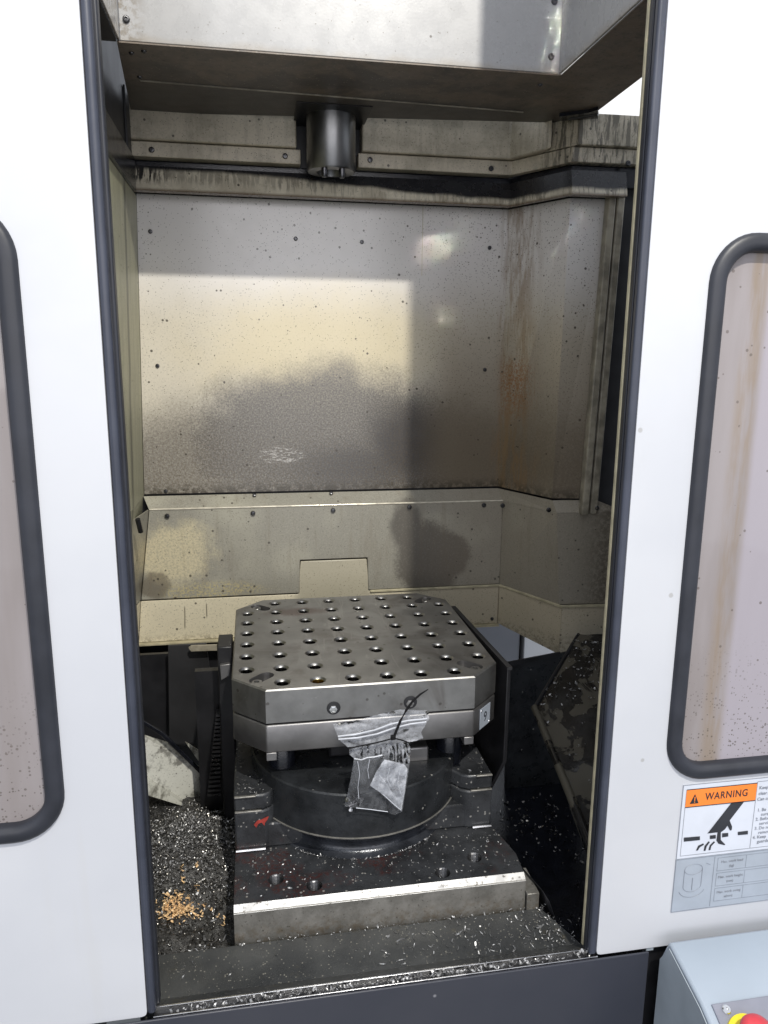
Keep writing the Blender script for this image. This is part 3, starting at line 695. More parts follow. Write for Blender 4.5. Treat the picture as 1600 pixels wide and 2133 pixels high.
for x, y in ((.028, 1.05), (.292, 1.055), (.05, 1.27), (.27, 1.27)):
    MB().lathe([(.021, -.6275), (.021, -.580), (.016, -.572), (.016, zb-.0005)], 20, Matrix.Translation((x, y, 0))).build('clamp_cone', 'oil', t, smooth=35)
MB().box(.10, .21, 1.05, 1.25, -.6060, zb-.0005).build('hub', 'black', t, .004)
p = pY(856, 1558, 1.02); q = pY(893, 1586, 1.02)
MB().box(p.x-.03, q.x, 1.02, 1.06, q.z, p.z).build('sensor_bracket', 'steel2', t, .003)
for x0, x1, y in ((-.043, .0, 1.0), (.318, .348, 1.0)):
    MB().tube([(x0, y-.003, BZ+.003), (x1, y-.003, BZ+.003)], .0022, 6).build('weld_bead', 'steel_bright', t)
for pts in ([(529, 1718), (536, 1709), (545, 1707), (552, 1703), (560, 1700), (558, 1706), (552, 1714), (551, 1720), (545, 1713), (538, 1716), (534, 1724)],):
    MB().prism([pY(u, v, .9996) for u, v in pts], (0, -.0004, 0)).build('paint_mark', 'red_paint', t)
for u, v in ((990, 1606), (992, 1745)):
    pass

# guard plate beside the pallet
t = thing('guard_plate', (.372, 1.1, -.78), 'thin black upright plate just right of the pallet', 'guard')
MB().prism([(.367, 1.33, -.47), (.372, 1.02, -.463), (.372, 1.02, -.62), (.352, 1.06, -.716), (.352, 1.33, -.716)], (.006, 0, 0)).build('plate', 'black', t, .001)
MB().prism([(.366, 1.33, -.468), (.371, 1.018, -.461), (.371, 1.018, -.466), (.366, 1.33, -.473)], (.008, 0, 0)).build('edge_strip', 'darkgrey', t)
# skid along the right foot of the base
t = thing('base_skid', (.38, .95, -.80), 'black angled rail along the right foot of the cast base', 'rail')
MB().prism([(.353, 1.02, -.735), (.384, .87, -.735), (.398, .87, -.775), (.372, 1.02, -.78)], (.012, .0, -.02)).build('rail', 'black', t, .002)
MB().prism([(.3635, .875, -.80), (.3635, .93, -.80), (.3635, .93, -.742), (.3635, .875, -.742)], (.018, 0, 0)).build('rail_block', 'worn', t, .001)

# ================================================================ LOWER LEFT
t = thing('chip_chute', (-.16, 1.3, -.80), 'pale streaked sheet metal chute at the left behind the chip heap', 'chute')
MB().prism([pY(292, 1530, 1.30), pY(352, 1549, 1.30), pY(422, 1604, 1.30), pY(417, 1662, 1.29), pY(384, 1668, 1.28), pY(285, 1606, 1.28)], (0, .004, 0)).build('sheet', 'chute', t)
MB().prism([pY(285, 1606, 1.279), pY(384, 1668, 1.279), pY(384, 1680, 1.26), pY(285, 1650, 1.24)], (0, .004, 0)).build('lower_sheet', 'chute', t)
MB().prism([pY(350, 1545, 1.30), pY(356, 1544, 1.30), pY(432, 1612, 1.30), pY(426, 1614, 1.30)], (0, -.008, 0)).build('rolled_edge', 'steel2', t, .001)
MB().prism([pY(386, 1546, 1.31), pY(421, 1568, 1.31), pY(421, 1596, 1.31)], (0, .003, 0)).build('corner_sheet', 'chute', t)
MB().prism([pY(292, 1493, 1.29), pY(340, 1522, 1.29), pY(430, 1612, 1.29), pY(424, 1616, 1.29), pY(336, 1530, 1.29), pY(292, 1500, 1.29)], (0, -.006, 0)).build('drain_hose', 'oil', t, .001)
t = thing('dark_bulkhead', (-.1, 1.45, -.80), 'dark grey sheet bulkhead below the wall lip left of the pallet', 'panel')
MB().box(-.30, -.175, 1.50, 1.51, -.85, -.60).build('sheet', 'black', t)
MB().prism([pY(350, 1345, 1.46), pY(430, 1340, 1.46), pY(452, 1520, 1.46), pY(435, 1640, 1.46), pY(418, 1660, 1.46), pY(420, 1570, 1.46), pY(352, 1545, 1.46)], (0, .006, 0)).build('folded_sheet', 'darkgrey', t, .001)
MB().prism([pY(393, 1350, 1.44), pY(398, 1346, 1.44), pY(452, 1344, 1.44), pY(452, 1355, 1.44), pY(398, 1357, 1.44)], (0, .006, 0)).build('strap', 'ridge', t)
MB().box(-.30, .40, 1.62, 1.63, -1.0, -.60).build('back_sheet', 'black', t)

t = thing('gear_rack', (-.085, 1.2, -.78), 'dark vertical toothed rack left of the pallet', 'rack')
MB().box(-.070, -.046, 1.19, 1.25, -.80, -.47).build('column', 'black', t, .002)
MB().prism([pY(458, 1386, 1.18), pY(481, 1383, 1.18), pY(478, 1408, 1.18), pY(460, 1418, 1.18)], (0, .01, 0)).build('cap', 'steel2', t, .001)
MB().box(-.112, -.071, 1.235, 1.25, -.80, -.53).build('rack_back', 'black', t)
tm = MB().box(-.011, .011, -.002, .02, -.0022, .0022); TOOTH = local_mesh('tooth', tm, 'steel_dark', None)
for k in range(20):
    v = 1655-k*9.4*(1-k*.004); u = 446+k*.45
    p = pY(u, v, 1.205); o = link('tooth', TOOTH, t, p); 
    o.scale = (max(.35, 1-k*.035), 1, 1)
# ---- left floor, mound
b = MB(); NX, NY = 36, 60; x0, x1, y0, y1 = -.27, -.045, .872, 1.34
def mz(x, y):
    pile = .042*math.exp(-((x+.125)/.075)**2-((y-1.12)/.085)**2)
    return -.800 + pile + .010*mnoise.noise(Vector((x*38, y*38, 1))) + .006*mnoise.noise(Vector((x*110, y*110, 5)))
for j in range(NY+1):
    for i in range(NX+1):
        x = x0+(x1-x0)*i/NX; y = y0+(y1-y0)*j/NY; b.v.append(Vector((x, y, mz(x, y))))
b.f = [(j*(NX+1)+i, j*(NX+1)+i+1, (j+1)*(NX+1)+i+1, (j+1)*(NX+1)+i) for j in range(NY) for i in range(NX)]
o = b.build('swarf_bed', 'mound', None, smooth=60); tag(o, 'dark bed of oily swarf on the left floor of the machine', 'swarf', kind='stuff')
# ---- right well, tray
t = thing('well_floor', (.5, 1.1, -.88), 'black oily sheet forming the deep well right of the base', 'panel')
MB().box(.33, .82, .82, 1.62, -.88, -.87).build('floor_sheet', 'oil', t)
MB().prism([pY(1058, 1384, 1.33), pY(1166, 1362, 1.33), pY(1240, 1345, 1.33), pY(1240, 1700, 1.33), pY(1050, 1720, 1.33)], (0, .005, 0)).build('back_sheet', 'cast2', t)
MB().prism([pY(1057, 1388, 1.328), pY(1057, 1378, 1.328), pY(1166, 1357, 1.328), pY(1166, 1364, 1.328)], (0, -.004, 0)).build('top_edge', 'black', t)
t = thing('chip_tray', (.55, 1.1, -.70), 'sloping oily chip tray with a rolled lip at the right behind the door edge', 'tray')
A = pX(1112, 1478, .47); Bq = pX(1232, 1775, .445); T1 = pY(1205, 1322, 1.32); T2 = pY(1275, 1322, 1.28); Q = pX(1265, 1775, .49)
b = MB(); NU, NV = 22, 22
for j in range(NV+1):
    for i in range(NU+1):
        a = i/NU; c = j/NV
        L_ = (T1*(1-c)+A*c) if c < .45 else None
        lft = T1.lerp(A, min(1, c/.5)) if c < .5 else A.lerp(Bq, (c-.5)/.5)
        rgt = T2.lerp(Q+Vector((.12, 0, .05)), c)
        p = lft.lerp(rgt, a); p.z += .006*mnoise.noise(p*22); b.v.append(p)
b.f = [(j*(NU+1)+i, j*(NU+1)+i+1, (j+1)*(NU+1)+i+1, (j+1)*(NU+1)+i) for j in range(NV) for i in range(NU)]
o = b.build('sloping_sheet', 'tray', t, smooth=50); TRAY = [o.data, wl(t)-Vector((0, 0, H))]
MB().tube([A.lerp(Bq, k/12)+Vector((.001, 0, .004)) for k in range(13)], .0065, 10).build('rolled_lip', 'tray', t, smooth=60)
MB().prism([A+Vector((.002, 0, -.004)), Bq+Vector((.002, 0, -.004)), Bq+Vector((.012, 0, -.05)), A.lerp(Bq, .45)+Vector((.018, 0, -.055)), A+Vector((.01, 0, -.03))], (.004, 0, 0)).build('front_skirt', 'tray', t)
MB().tube([T1, A], .004, 8).build('side_edge', 'black', t, smooth=60)

# ================================================================ SILL AND APRON
t = thing('apron', (.14, .84, -.80), 'greasy dark apron sheet strewn with chips between sill and base', 'panel')
b = MB().prism([(-.150, .800, -.767), (.414, .800, -.767), (.384, .8755, -.767), (-.15, .8755, -.767)], (0, 0, -.05)); b.build('flat_sheet', 'apron', t, .001)
b = MB().add([(-.15, .772, -.7465), (.418, .772, -.7465), (.416, .802, -.7655), (-.15, .802, -.7655), (-.15, .772, -.80), (.418, .772, -.80), (.416, .802, -.80), (-.15, .802, -.80)],
             [(0, 1, 2, 3), (0, 3, 7, 4), (1, 5, 6, 2), (0, 4, 5, 1)]); b.build('sloping_sheet', 'apron', t)
t = thing('door_track', (.14, .765, -.76), 'bright metal door track full of chips along the sill', 'door track')
for y0, y1, z1 in ((.7572, .7588, -.7455), (.7690, .7712, -.7440)):
    MB().box(-.133, .414, y0, y1, -.765, z1).build('rail', 'steel_bright', t, .0004)
MB().box(-.133, .414, .7591, .7689, -.768, -.7490).build('channel', 'black', t)
t = thing('front_skirt', (.1, .768, -1.2), 'dark navy sheet metal skirt below the sill and doors', 'panel')
MB().box(-.9, .483, .7540, .7568, -1.3, -.7470).build('sheet', 'skirt', t, .001)
MB().box(.484, .70, .772, .79, -1.3, -.752).build('side_sheet', 'black', t)

# ================================================================ DOORS
YD = .760
def rrect(x0, x1, z0, z1, r, n=10):
    q = []
    for cx, cz, a0 in ((x1-r, z1-r, 0), (x0+r, z1-r, 90), (x0+r, z0+r, 180), (x1-r, z0+r, 270)):
        for k in range(n+1):
            a = math.radians(a0+90*k/n); q.append((cx+r*math.cos(a), cz+r*math.sin(a)))
    return q
def door(label, X0, X1, wx0, wx1, wz0, wz1, edge, bottom):
    t = thing('sliding_door', ((X0+X1)/2, YD+.015, bottom), label, 'door', 'sliding doors of the machine')
    ring = rrect(wx0, wx1, wz0, wz1, .052); n = len(ring)
    ZTOP = 1.0
    bm = bmesh.new(); es = []
    def lp(pts):
        vs = [bm.verts.new((x, YD, z)) for x, z in pts]; es.extend(bm.edges.new((vs[k], vs[(k+1) % len(vs)])) for k in range(len(vs))); return vs
    rr = .006
    outer_pts = rrect(X0, X1, bottom, ZTOP, rr, 3)
    lp(outer_pts); lp(ring)
    bmesh.ops.triangle_fill(bm, use_beauty=True, edges=es)
    fs = list(bm.faces); bmesh.ops.recalc_face_normals(bm, faces=fs)
    ext = bmesh.ops.extrude_face_region(bm, geom=fs); vs = [v for v in ext['geom'] if isinstance(v, bmesh.types.BMVert)]
    bmesh.ops.translate(bm, verts=vs, vec=(0, .028, 0)); bmesh.ops.recalc_face_normals(bm, faces=bm.faces)
    off = wl(t)-Vector((0, 0, H))
    for v in bm.verts: v.co -= off
    me = bpy.data.meshes.new('door_panel'); bm.to_mesh(me); bm.free(); me.materials.append(M['white'])
    o = bpy.data.objects.new('door_panel', me); COL.objects.link(o); o.parent = t
    bv = o.modifiers.new('bevel', 'BEVEL'); bv.width = .002; bv.segments = 3; bv.limit_method = 'ANGLE'; bv.angle_limit = math.radians(60); bv.harden_normals = True
    # rubber window surround: rounded section swept round the opening
    prof = [(-.0015, .0005), (-.0005, -.0035), (.003, -.0062), (.010, -.0070), (.0150, -.0058), (.0178, -.003), (.0185, .001), (.0185, .006)]
    vs = []; 
    for k in range(n):
        x, z = ring[k]; xp, zp = ring[k-1]; xn, zn = ring[(k+1) % n]
        d = Vector((xn-xp, 0, zn-zp)).normalized(); inn = Vector((-d.z, 0, d.x))
        vs += [Vector((x, YD+dy, z))+inn*w_ for w_, dy in prof]
    m_ = len(prof)
    MB().add(vs, [(k*m_+i, ((k+1) % n)*m_+i, ((k+1) % n)*m_+i+1, k*m_+i+1) for k in range(n) for i in range(m_-1)]).build('window_gasket', 'rubber', t, smooth=60)
    MB().prism([(x, YD+.006, z) for x, z in rrect(wx0+.012, wx1-.012, wz0+.012, wz1-.012, .045)], (0, .004, 0)).build('window_pane', 'pane', t)
    # seal on the meeting edge
    sx, s = edge
    def bar(name, a0, a1, y0, y1, mat, bev):
        xa, xb = sorted((sx+s*a0, sx+s*a1)); MB().box(xa, xb, y0, y1, bottom+.002, ZTOP).build(name, mat, t, bev, seg=3)
    if s < 0:
        bar('edge_seal', .0004, .0100, YD-.001, YD+.0085, 'rubber_blue', .003)
        bar('seal_lip', .0050, .0106, YD+.0087, YD+.0165, 'rubber', .001)
        bar('inner_edge', .0080, .0114, YD+.0167, YD+.0215, 'beige_edge', .0006)
    else:
        bar('edge_seal', .0004, .0098, YD-.001, YD+.012, 'rubber_blue', .0042)
        bar('seal_lip', .0030, .0128, YD+.0122, YD+.026, 'rubber', .002)
    return t
door('white sliding door with its window cut off by the left picture edge', -.95, -.140, -.62, -.2095, -.5045, .137, (-.140, 1), -.7465)
RD = door('white sliding door carrying the warning sign, right of the opening', .413, 1.2, .4855, .90, -.507, .133, (.413, -1), -.7465)
# ---- warning sign on the right door (decals lie on the door: own things)
ZS_ = YD-.0008
def q6(x, y): return (1380+x*.15, 1600+y*.15)
def dec(mb, pts, y): return mb.prism([pY(u, v, y) for u, v in pts], (0, .0003, 0))
t = thing('warning_sign', pY(1520, 1700, ZS_), 'white warning sign with orange header and black cut hand on the right door', 'sign')
zt, zm, zbm = -.5150, -.6185, -.6960; sx0, sx1 = .5115, .70
def rect(x0, x1, z0, z1, y, d=.0003): return MB().box(x0, x1, y, y+d, z0, z1)
rect(sx0, sx1, zm, zt, ZS_, .0006).build('plate', 'sign_white', t)
b = MB()
for x0, x1, z0, z1 in ((sx0, sx1, zt-.0008, zt), (sx0, sx0+.0008, zm, zt-.0009), (.5165, .614, -.6150, -.6144), (.5165, .5171, -.6143, -.5230), (.6140, .6147, -.6150, -.5205), (.6148, .70, -.6150, -.6144), (.6148, .70, -.5205, -.5199)): b.box(x0, x1, ZS_-.0003, ZS_-.0001, z0, z1)
b.build('border_lines', 'ink_grey', t)
rect(.5168, .6138, -.5455, -.5225, ZS_-.0005).build('orange_header', 'sign_orange', t)
MB().box(.5168, .6138, ZS_-.0006, ZS_-.00045, -.5466, -.5456).box(.5168, .6138, ZS_-.0006, ZS_-.00045, -.5224, -.5214).build('header_lines', 'ink', t)
mt = Matrix(((1, 0, 0), (0, 0, 1), (0, 1, 0))).to_4x4()
mt = Matrix.Rotation(math.pi/2, 4, 'X'); 
def at(x, z, y): k = mt.copy(); k.translation = Vector((x, y, z)); return k
o = text('WARNING', 'lettering', .0138, 'ink', t, at(.5725, -.5340, ZS_-.0008), sp=(1.12, .00012)); o.scale.x = .82
tri = [(.5225, -.5415), (.5345, -.5415), (.5285, -.5285)]
MB().prism([(x, ZS_-.0009, z) for x, z in tri], (0, .0003, 0)).build('alert_triangle', 'ink', t)
MB().box(.5279, .5291, ZS_-.0012, ZS_-.001, -.5375, -.5320).box(.5279, .5291, ZS_-.0012, ZS_-.001, -.5400, -.5386).build('exclamation_mark', 'sign_orange', t)
b = MB()
for pts in ([(300, 968), (522, 950), (522, 1000), (300, 1022)], [(662, 938), (742, 930), (742, 978), (662, 986)], [(832, 908), (915, 902), (915, 950), (832, 962)], [(1050, 888), (1188, 872), (1188, 920), (1050, 932)]):
    dec(b, [q6(*p) for p in pts], ZS_-.0006)
b.build('blade_bars', 'ink', t)
hand = [(965, 480), (1140, 462), (935, 728), (968, 812), (965, 850), (955, 868), (938, 862), (905, 800), (870, 850), (812, 892), (812, 1000), (875, 1062), (860, 1070), (780, 1050), (752, 1005), (768, 892), (630, 908)]
dec(MB(), [q6(*p) for p in hand], ZS_-.0006).build('hand_pictogram', 'ink', t)
b = MB()
for pts in ([(470, 1145), (500, 1080), (570, 1048), (578, 1065), (520, 1100), (492, 1145)], [(575, 1150), (590, 1080), (645, 1018), (660, 1030), (615, 1090), (600, 1148)], [(642, 1140), (660, 1075), (718, 1018), (732, 1030), (680, 1085), (668, 1138)]):
    dec(b, [q6(*p) for p in pts], ZS_-.0006)
b.build('motion_marks', 'ink', t)
for x, z, s_ in ((.6175, -.529, 'Keep'), (.6175, -.537, 'clear.'), (.6165, -.545, 'Can cut'), (.6185, -.5605, '1. Be'), (.6245, -.567, 'sure'), (.6175, -.5735, '2. Before'), (.6235, -.580, 'service'), (.6175, -.5865, '3. Do not'), (.6235, -.593, 'remove'), (.6165, -.5995, '4. Keep'), (.6235, -.606, 'guards')):
    text(s_, 'lettering', .0062, 'ink_grey', t, at(x, z, ZS_-.0006), ax='LEFT')
t = thing('specification_plate', pY(1500, 1850, ZS_), 'grey printed load limit plate under the warning sign', 'plate')
rect(sx0, sx1, zbm, zm-.0008, ZS_, .0006).build('plate', 'plate_grey', t)
b = MB()
def fr(x0, x1, z0, z1, w=.0006):
    for a in ((x0, x1, z1-w, z1), (x0, x1, z0, z0+w), (x0, x0+w, z0+w*1.1, z1-w*1.1), (x1-w, x1, z0+w*1.1, z1-w*1.1)): b.box(a[0], a[1], ZS_-.0003, ZS_-.0001, a[2], a[3])
fr(sx0, sx1, zbm, zm-.001, .0009); b.box(.5655, .5663, ZS_-.0003, ZS_-.0001, zbm+.002, zm-.003)
for k in range(3):
    z1 = -.6235-k*.0222; fr(.5705, .6115, z1-.0195, z1); b.box(.6117, .70, ZS_-.0003, ZS_-.0001, z1-.0006, z1); b.box(.6117, .70, ZS_-.0003, ZS_-.0001, z1-.0195, z1-.0189)
b.build('printed_lines', 'plate_line', t)
for k, (a_, c_) in enumerate((('Max. work load', '(kg)'), ('Max. work height', '(mm)'), ('Max. work swing', 'ø(mm)'))):
    z1 = -.6235-k*.0222
    text(a_, 'lettering', .0050, 'ink_grey', t, at(.591, z1-.0065, ZS_-.0004)); text(c_, 'lettering', .0046, 'ink_grey', t, at(.591, z1-.0135, ZS_-.0004))
b = MB()
cyl = lambda cx, cz, rx, rz, a0, a1, n=20: [Vector((cx+rx*math.cos(math.radians(a0+(a1-a0)*k/n)), ZS_-.0004, cz+rz*math.sin(math.radians(a0+(a1-a0)*k/n)))) for k in range(n+1)]
b.tube(cyl(.5375, -.6360, .0125, .0075, 0, 360), .0003, 4); b.tube(cyl(.5375, -.6600, .0125, .0085, 180, 360), .0003, 4)
b.tube([(.525, ZS_-.0004, -.636), (.525, ZS_-.0004, -.660)], .0003, 4).tube([(.550, ZS_-.0004, -.636), (.550, ZS_-.0004, -.660)], .0003, 4)
b.tube(cyl(.5375, -.6640, .018, .0125, 195, 345), .0003, 4); b.tube([(.5375, ZS_-.0004, -.6485), (.5375, ZS_-.0004, -.666)], .0004, 4); b.tube([(.555, ZS_-.0004, -.629), (.5605, ZS_-.0004, -.632)], .0003, 4)
b.build('workpiece_drawing', 'plate_line', t)

# ================================================================ CONTROL BOX
t = thing('control_box', (.62, .70, -1.3), 'pale blue grey control box with sloping top at the lower right', 'control box')
KX0, KX1 = .495, .95
ky = lambda s: .7385+(.655-.7385)*s; kz = lambda s: -.7205+(-.757+.7205)*s     # along the slope
prof = [(.7385, -.7205), (.7335, -.7185), (.665, -.7375), (.560, -.790), (.520, -.840), (.520, -1.30), (.7520, -1.30), (.7520, -.755)]
MB().prism([(KX0, y, z) for y, z in prof], (.0, 0, 0)).add([], [])
b = MB(); b.prism([(KX0+.003, y, z) for y, z in prof], (KX1-KX0, 0, 0)); b.build('housing', 'box_blue', t, .003)
b = MB(); pr2 = [(.733, -.7245), (.663, -.744), (.556, -.796), (.525, -.840), (.525, -1.30), (.750, -1.30), (.750, -.755)]
b.prism([(KX0+.0024, y, z) for y, z in pr2], (-.0012, 0, 0)); b.build('side_cover', 'box_side', t)
d1 = Vector((0, .560-.665, -.790+.7375)).normalized(); nrm = Vector((0, d1.z, -d1.y)); nrm = nrm if nrm.z > 0 else -nrm
fo = Vector((.509, .665, -.7375))+d1*.004
fpt = lambda a, c, o=0: fo+Vector((a, 0, 0))+d1*c+nrm*o
MB().prism([fpt(0, 0), fpt(.36, 0), fpt(.36, .11), fpt(0, .11)], nrm*.0022).build('faceplate', 'box_grey', t, .0008)
c = fpt(.014, .008, .0022)
MB().lathe([(.0052, 0), (.0052, .0030), (.0042, .0042), (.0018, .0044), (.0014, .003), (0, .003)], 16, facing(c, nrm)).build('latch_screw', 'chrome', t, smooth=35)
# emergency stop
k0 = pZ(1556, 2160, -.79)
s_ = (k0-fo).dot(d1); 
for it in range(40):                       # meet the sight line with the faceplate plane
    dd = ray(1562, 2166); tt = (fo+nrm*.0022).dot(nrm)/dd.dot(nrm); k0 = dd*tt
o = MB().lathe([(.0255, 0), (.0250, .004), (.0230, .005), (.0150, .0055), (.0140, .016)], 40, facing(k0, nrm)).build('emergency_stop', 'yellow', t, smooth=35)
MB().lathe([(.0135, .010), (.0175, .017), (.0188, .022), (.0175, .027), (.012, .031), (0, .032)], 40, facing(k0, nrm)).build('red_button', 'red', o, smooth=50)
MB().box(.4835, .4935, .762, .772, -.752, -.735).build('mount_bracket', 'box_side', t)

# ================================================================ PLASTIC BAG AND TIE
def pt_in(poly, u, v):
    c = False; n = len(poly)
    for i in range(n):
        (x0, y0), (x1, y1) = poly[i], poly[i-1]
        if (y0 > v) != (y1 > v) and u < (x1-x0)*(v-y0)/(y1-y0)+x0: c = not c
    return c
def crumple(poly, y, amp, seed, step=3.0, ax=(1, 1), tilt=(0, 0)):
    """thin crumpled film with an outline traced on its own hanging plane"""
    rnd = random.Random(seed); us = [p[0] for p in poly]; vs_ = [p[1] for p in poly]; cu, cv = sum(us)/len(us), sum(vs_)/len(vs_)
    pts = []
    for i in range(len(poly)):
        a, b_ = poly[i], poly[(i+1) % len(poly)]; L = math.hypot(b_[0]-a[0], b_[1]-a[1]); k = max(1, int(L/step))
        pts += [(a[0]+(b_[0]-a[0])*j/k+rnd.uniform(-.5, .5), a[1]+(b_[1]-a[1])*j/k+rnd.uniform(-.5, .5)) for j in range(k)]
    grid = [(u+rnd.uniform(-.8, .8), v+rnd.uniform(-.8, .8)) for u in range(int(min(us)), int(max(us)), int(step)) for v in range(int(min(vs_)), int(max(vs_)), int(step))]
    from mathutils.geometry import delaunay_2d_cdt
    allp = [Vector(p) for p in pts]+[Vector(p) for p in grid if pt_in(poly, *p)]
    co, ed, fa, *_ = delaunay_2d_cdt(allp, [], [list(range(len(pts)))], 1, 1e-4)
    out = MB()
    for p in co:
        u, v = p
        rid = lambda f, fu, fv: 1-2*abs(mnoise.noise(Vector((u*fu*f, v*fv*f, seed*3.7+f))))
        h = rid(1, .030*ax[0], .030*ax[1]) + .30*rid(2.3, .03*ax[0], .03*ax[1])
        out.v.append(pY(u, v, y+amp*h+tilt[0]*(u-cu)*1e-4+tilt[1]*(v-cv)*1e-4))
    out.f = [tuple(f) for f in fa]; return out
t = thing('plastic_bag', pY(790, 1620, .95), 'crumpled clear plastic zip bag of small screws tied to the pallet front', 'plastic bag'); BAG = t
flap = [(694, 1508), (725, 1503), (752, 1498), (790, 1488), (832, 1478), (862, 1479), (892, 1480), (894, 1497), (885, 1512), (877, 1526), (882, 1537), (866, 1544), (850, 1546), (806, 1550), (770, 1553), (748, 1556), (724, 1556), (706, 1540)]
crumple(flap, .972, .0020, 3, 2.2, (.7, 1.3)).build('top_flap', 'bag_milky', t, smooth=55)
neck = [(728, 1558), (760, 1554), (806, 1550), (850, 1546), (856, 1560), (853, 1590), (842, 1592), (800, 1580), (765, 1579), (738, 1580), (728, 1572)]
crumple(neck, .957, .0032, 9, 2.2, (2.2, .7)).build('gathered_neck', 'bag_milky', t, smooth=55)
body = [(738, 1580), (765, 1578), (800, 1581), (842, 1590), (853, 1592), (846, 1640), (838, 1690), (824, 1698), (802, 1691), (746, 1684), (718, 1680), (722, 1662), (731, 1620)]
crumple(body, .936, .0030, 5, 2.2, (1.5, .45)).build('front_film', 'bag', t, smooth=55)
crumple(body, .945, .0025, 15, 4, (1.2, .5)).build('rear_film', 'bag', t, smooth=55)
fold = [(801, 1582), (818, 1586), (842, 1592), (849, 1602), (843, 1650), (836, 1689), (820, 1677), (797, 1655), (771, 1636), (785, 1606)]
crumple(fold, .929, .0030, 21, 2.2, (1.6, 1.1)).build('folded_corner', 'bag_milky', t, smooth=55)
crumple(fold, .933, .0030, 22, 2.2, (1, 1)).build('folded_corner', 'bag_milky', t, smooth=55)
MB().tube([pY(u, v, .9685) for u, v in [(704, 1534), (740, 1530), (780, 1521), (815, 1508), (850, 1501), (890, 1497)]], .0012, 6).build('zip_strip', 'pale_line', t)
MB().tube([pY(u, v, .9685) for u, v in [(705, 1540), (745, 1537), (785, 1529), (820, 1517), (855, 1508), (888, 1504)]], .0012, 6).build('zip_strip', 'pale_line', t)
for k, (u, v) in enumerate([(728, 1668), (735, 1675), (742, 1664), (731, 1680), (746, 1678), (738, 1660), (752, 1671)]):
    a = pY(u, v, .941); dv = Vector((random.uniform(-1, 1), random.uniform(-.3, .3), random.uniform(-1, 1))).normalized()*.006
    o = MB().tube([a-dv, a+dv*.4, a+dv*.41, a+dv], [.0017, .0017, .0034, .0034], 8).build('small_screw', 'steel_dark' if k % 3 else 'steel_bright', t)
for pts, yy, r in (([(738, 1580), (752, 1583), (766, 1578), (780, 1577), (797, 1573)], .9525, .0011), ([(742, 1683), (770, 1686), (808, 1691)], .9330, .0006), ([(797, 1654), (820, 1675), (836, 1688)], .9260, .0005), ([(745, 1586), (750, 1612), (746, 1640), (748, 1664)], .9335, .0004), ([(770, 1582), (766, 1604), (769, 1622)], .9335, .0003), ([(812, 1600), (806, 1622), (815, 1640)], .9255, .0004), ([(834, 1600), (828, 1630), (836, 1655)], .9255, .0004), ([(790, 1614), (803, 1630), (820, 1660)], .9255, .0003)):
    MB().tube([pY(u+random.uniform(-.6, .6), v, yy) for u, v in pts], r, 5).build('pale_line', 'pale_line', BAG, smooth=60)  # pale tubes along the creases, standing in for their glossy highlights
t = thing('cable_tie', pY(822, 1536, .96), 'black plastic cable tie round the neck of the bag with a long tail', 'cable tie')
MB().tube([pY(u, v, .954) for u, v in [(821, 1534), (826, 1522), (834, 1502), (846, 1480), (860, 1460), (876, 1446), (892, 1436)]], [.0020, .0020, .0019, .0018, .0016, .0014, .0006], 6).build('tail', 'tie', t)
MB().tube([pY(u, v, .9525) for u, v in [(728, 1559), (750, 1554), (785, 1547), (812, 1540), (822, 1538), (838, 1542), (856, 1549)]], .0010, 6).build('loop', 'tie', t)
p = pY(819, 1536, .953); MB().box(p.x-.0035, p.x+.0035, p.y-.003, p.y+.003, p.z-.003, p.z+.003).build('head', 'tie', t, .001)

# ================================================================ CHIPS
def chips(name, mat, spots, size, label, cat='chips', seed=1, long=1.0, slim=1.0):
    rnd = random.Random(seed); b = MB()
    for p in spots:
        s = size*rnd.uniform(.5, 1.5); R_ = s*rnd.uniform(.35, .9); arc = rnd.uniform(1.0, 3.6)*long; wd = s*rnd.uniform(.13, .36)*slim
        q = (Matrix.Rotation(rnd.uniform(0, 6.28), 3, 'Z') @ Matrix.Rotation(rnd.gauss(0, .7), 3, 'X') @ Matrix.Rotation(rnd.uniform(-.5, .5), 3, 'Y'))
        n = 4; sk = rnd.uniform(-.6, .6)*s; v = []
        for k in range(n+1):
            a = arc*(k/n-.5); c = Vector((R_*math.sin(a), sk*(k/n-.5), R_*(1-math.cos(a))-.1*s)); e_ = Vector((0, wd*(1-.5*abs(k/n-.5)), 0))
            v += [p+q @ (c-e_), p+q @ (c+e_)]
        b.add(v, [(2*k, 2*k+1, 2*k+3, 2*k+2) for k in range(n)])
    o = b.build(name, mat, None, clean=False); return tag(o, label, cat, kind='stuff')
rnd = random.Random(11); sp = []; spd = []
while len(sp) < 4200:
    x = rnd.gauss(-.125, .055); y = rnd.gauss(1.125, .058)
    if -.20 < x < -.052 and .9 < y < 1.29: sp.append(Vector((x, y, mz(x, y)+.002)))
while len(spd) < 3600:
    x = rnd.uniform(-.22, -.05); y = rnd.uniform(.885, 1.30)
    if rnd.random() < .35 + .65*math.exp(-((y-1.08)/.12)**2): spd.append(Vector((x, y, mz(x, y)+.002)))
chips('metal_chips', 'chip', sp, .0033, 'bright heap of curled aluminium chips on the left floor', seed=2, slim=.7)
chips('metal_chips', 'chip_dark', spd, .0032, 'dull oily chips spread over the left floor around the bright heap', seed=3)
sc = [Vector((x, y, mz(x, y)+.003)) for x, y in [(rnd.uniform(-.2, -.055), rnd.uniform(.89, 1.02)) for _ in range(120)]]
chips('metal_chips', 'chip', sc, .0042, 'scattered bright chips in front of the heap at the left', seed=4)
cu = [p+Vector((0, 0, .002)) for p in rnd.sample(sp, 70)+rnd.sample(spd, 60)]
chips('metal_chips', 'chip', cu, .0075, 'longer curled slivers lying on top of the chip heap at the left', seed=14, long=1.5, slim=.4)
go = []
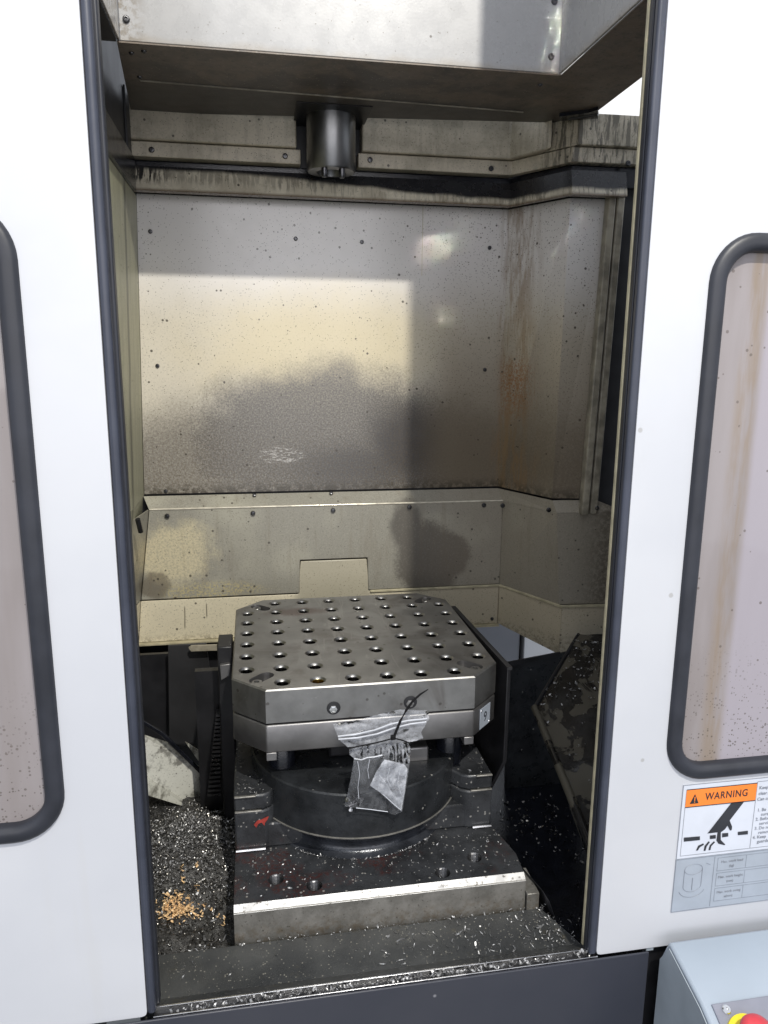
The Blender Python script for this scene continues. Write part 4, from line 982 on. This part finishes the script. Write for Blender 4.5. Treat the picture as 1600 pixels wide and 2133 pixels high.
while len(go) < 420:
    a = rnd.gauss(0, .5); r = rnd.gauss(0, .4)
    c = pZ(370+rnd.gauss(0, 19), 1893+rnd.gauss(0, 10)+.012*rnd.gauss(0, 30), -.793); go.append(Vector((c.x, c.y, mz(c.x, c.y)+.003+.004*rnd.random())))
for u, v in ((380, 1835), (383, 1850), (412, 1828), (455, 1915), (468, 1922), (413, 1863), (425, 1885), (440, 1893)):
    for k in range(5): c = pZ(u+rnd.gauss(0, 2), v+rnd.gauss(0, 3), -.795); go.append(Vector((c.x, c.y, mz(c.x, c.y)+.004)))
chips('orange_chips', 'chip_gold', go, .0036, 'small heap of orange chips on the swarf near the left door edge', seed=5)
ap = []
for _ in range(420):
    x = rnd.uniform(-.13, .40); y = .803+.07*rnd.random()
    if rnd.random() < .12+.88*max(0, (x-.12)/.28)**1.2: ap.append(Vector((x, y, -.766)))
for _ in range(120): x = rnd.uniform(-.12, .39); ap.append(Vector((x, .874+rnd.gauss(0, .002), -.765)))
for _ in range(80): ap.append(Vector((rnd.gauss(.385, .014), rnd.gauss(.830, .018), -.764)))
chips('metal_chips', 'chip', ap, .0034, 'fine bright chips sprinkled over the greasy apron', seed=6, slim=.55)
chips('metal_chips', 'chip', [Vector((rnd.uniform(.1, .39), rnd.uniform(.806, .86), -.765)) for _ in range(45)], .0060, 'longer curled slivers lying on the apron by the sill', seed=15, long=1.4, slim=.4)
gr = [Vector((rnd.uniform(-.12, .408), rnd.uniform(.7600, .7680), -.7475+rnd.random()*.003)) for _ in range(330)]
chips('metal_chips', 'chip', gr, .0036, 'bright chips packed in the door track groove', seed=7)
bs = []
for _ in range(380):
    x = rnd.uniform(-.035, .35); y = rnd.uniform(.90, .985)
    if (x-CX)**2+(y-CY)**2 > .157**2 and rnd.random() < .45+.55*((y-.9)/.085): bs.append(Vector((x, y, BZ+.001)))
for _ in range(150):
    a = rnd.uniform(-2.3, -.85); bs.append(Vector((CX+.158*math.cos(a), CY+.158*math.sin(a), BZ+.002)))
for _ in range(40): bs.append(Vector((rnd.uniform(-.04, 0), rnd.uniform(1.005, 1.06), -.627)))
for _ in range(25): bs.append(Vector((rnd.uniform(.315, .347), rnd.uniform(1.005, 1.1), -.627)))
chips('metal_chips', 'chip', bs, .0028, 'fine chips stuck on the oily top of the cast base', seed=8, slim=.7)
tr = []; dd, off = TRAY
fl_ = [f for f in dd.polygons]
for _ in range(520):
    f = rnd.choice(fl_); p = f.center+off
    cz = (f.index//NU)/NV
    if rnd.random() < (.9 if cz < .42 else .18): tr.append(p+Vector((rnd.uniform(-.006, .006), rnd.uniform(-.006, .006), .003)))
chips('metal_chips', 'chip', tr, .0036, 'wet chips clinging to the sloping tray at the right', seed=9)
wf = [Vector((rnd.gauss(.50, .05), rnd.gauss(1.22, .05), -.868)) for _ in range(110)]+[Vector((rnd.uniform(.38, .6), rnd.uniform(.85, 1.25), -.868)) for _ in range(60)]
chips('metal_chips', 'chip_dark', wf, .004, 'few dull chips in the black well right of the base', seed=10)
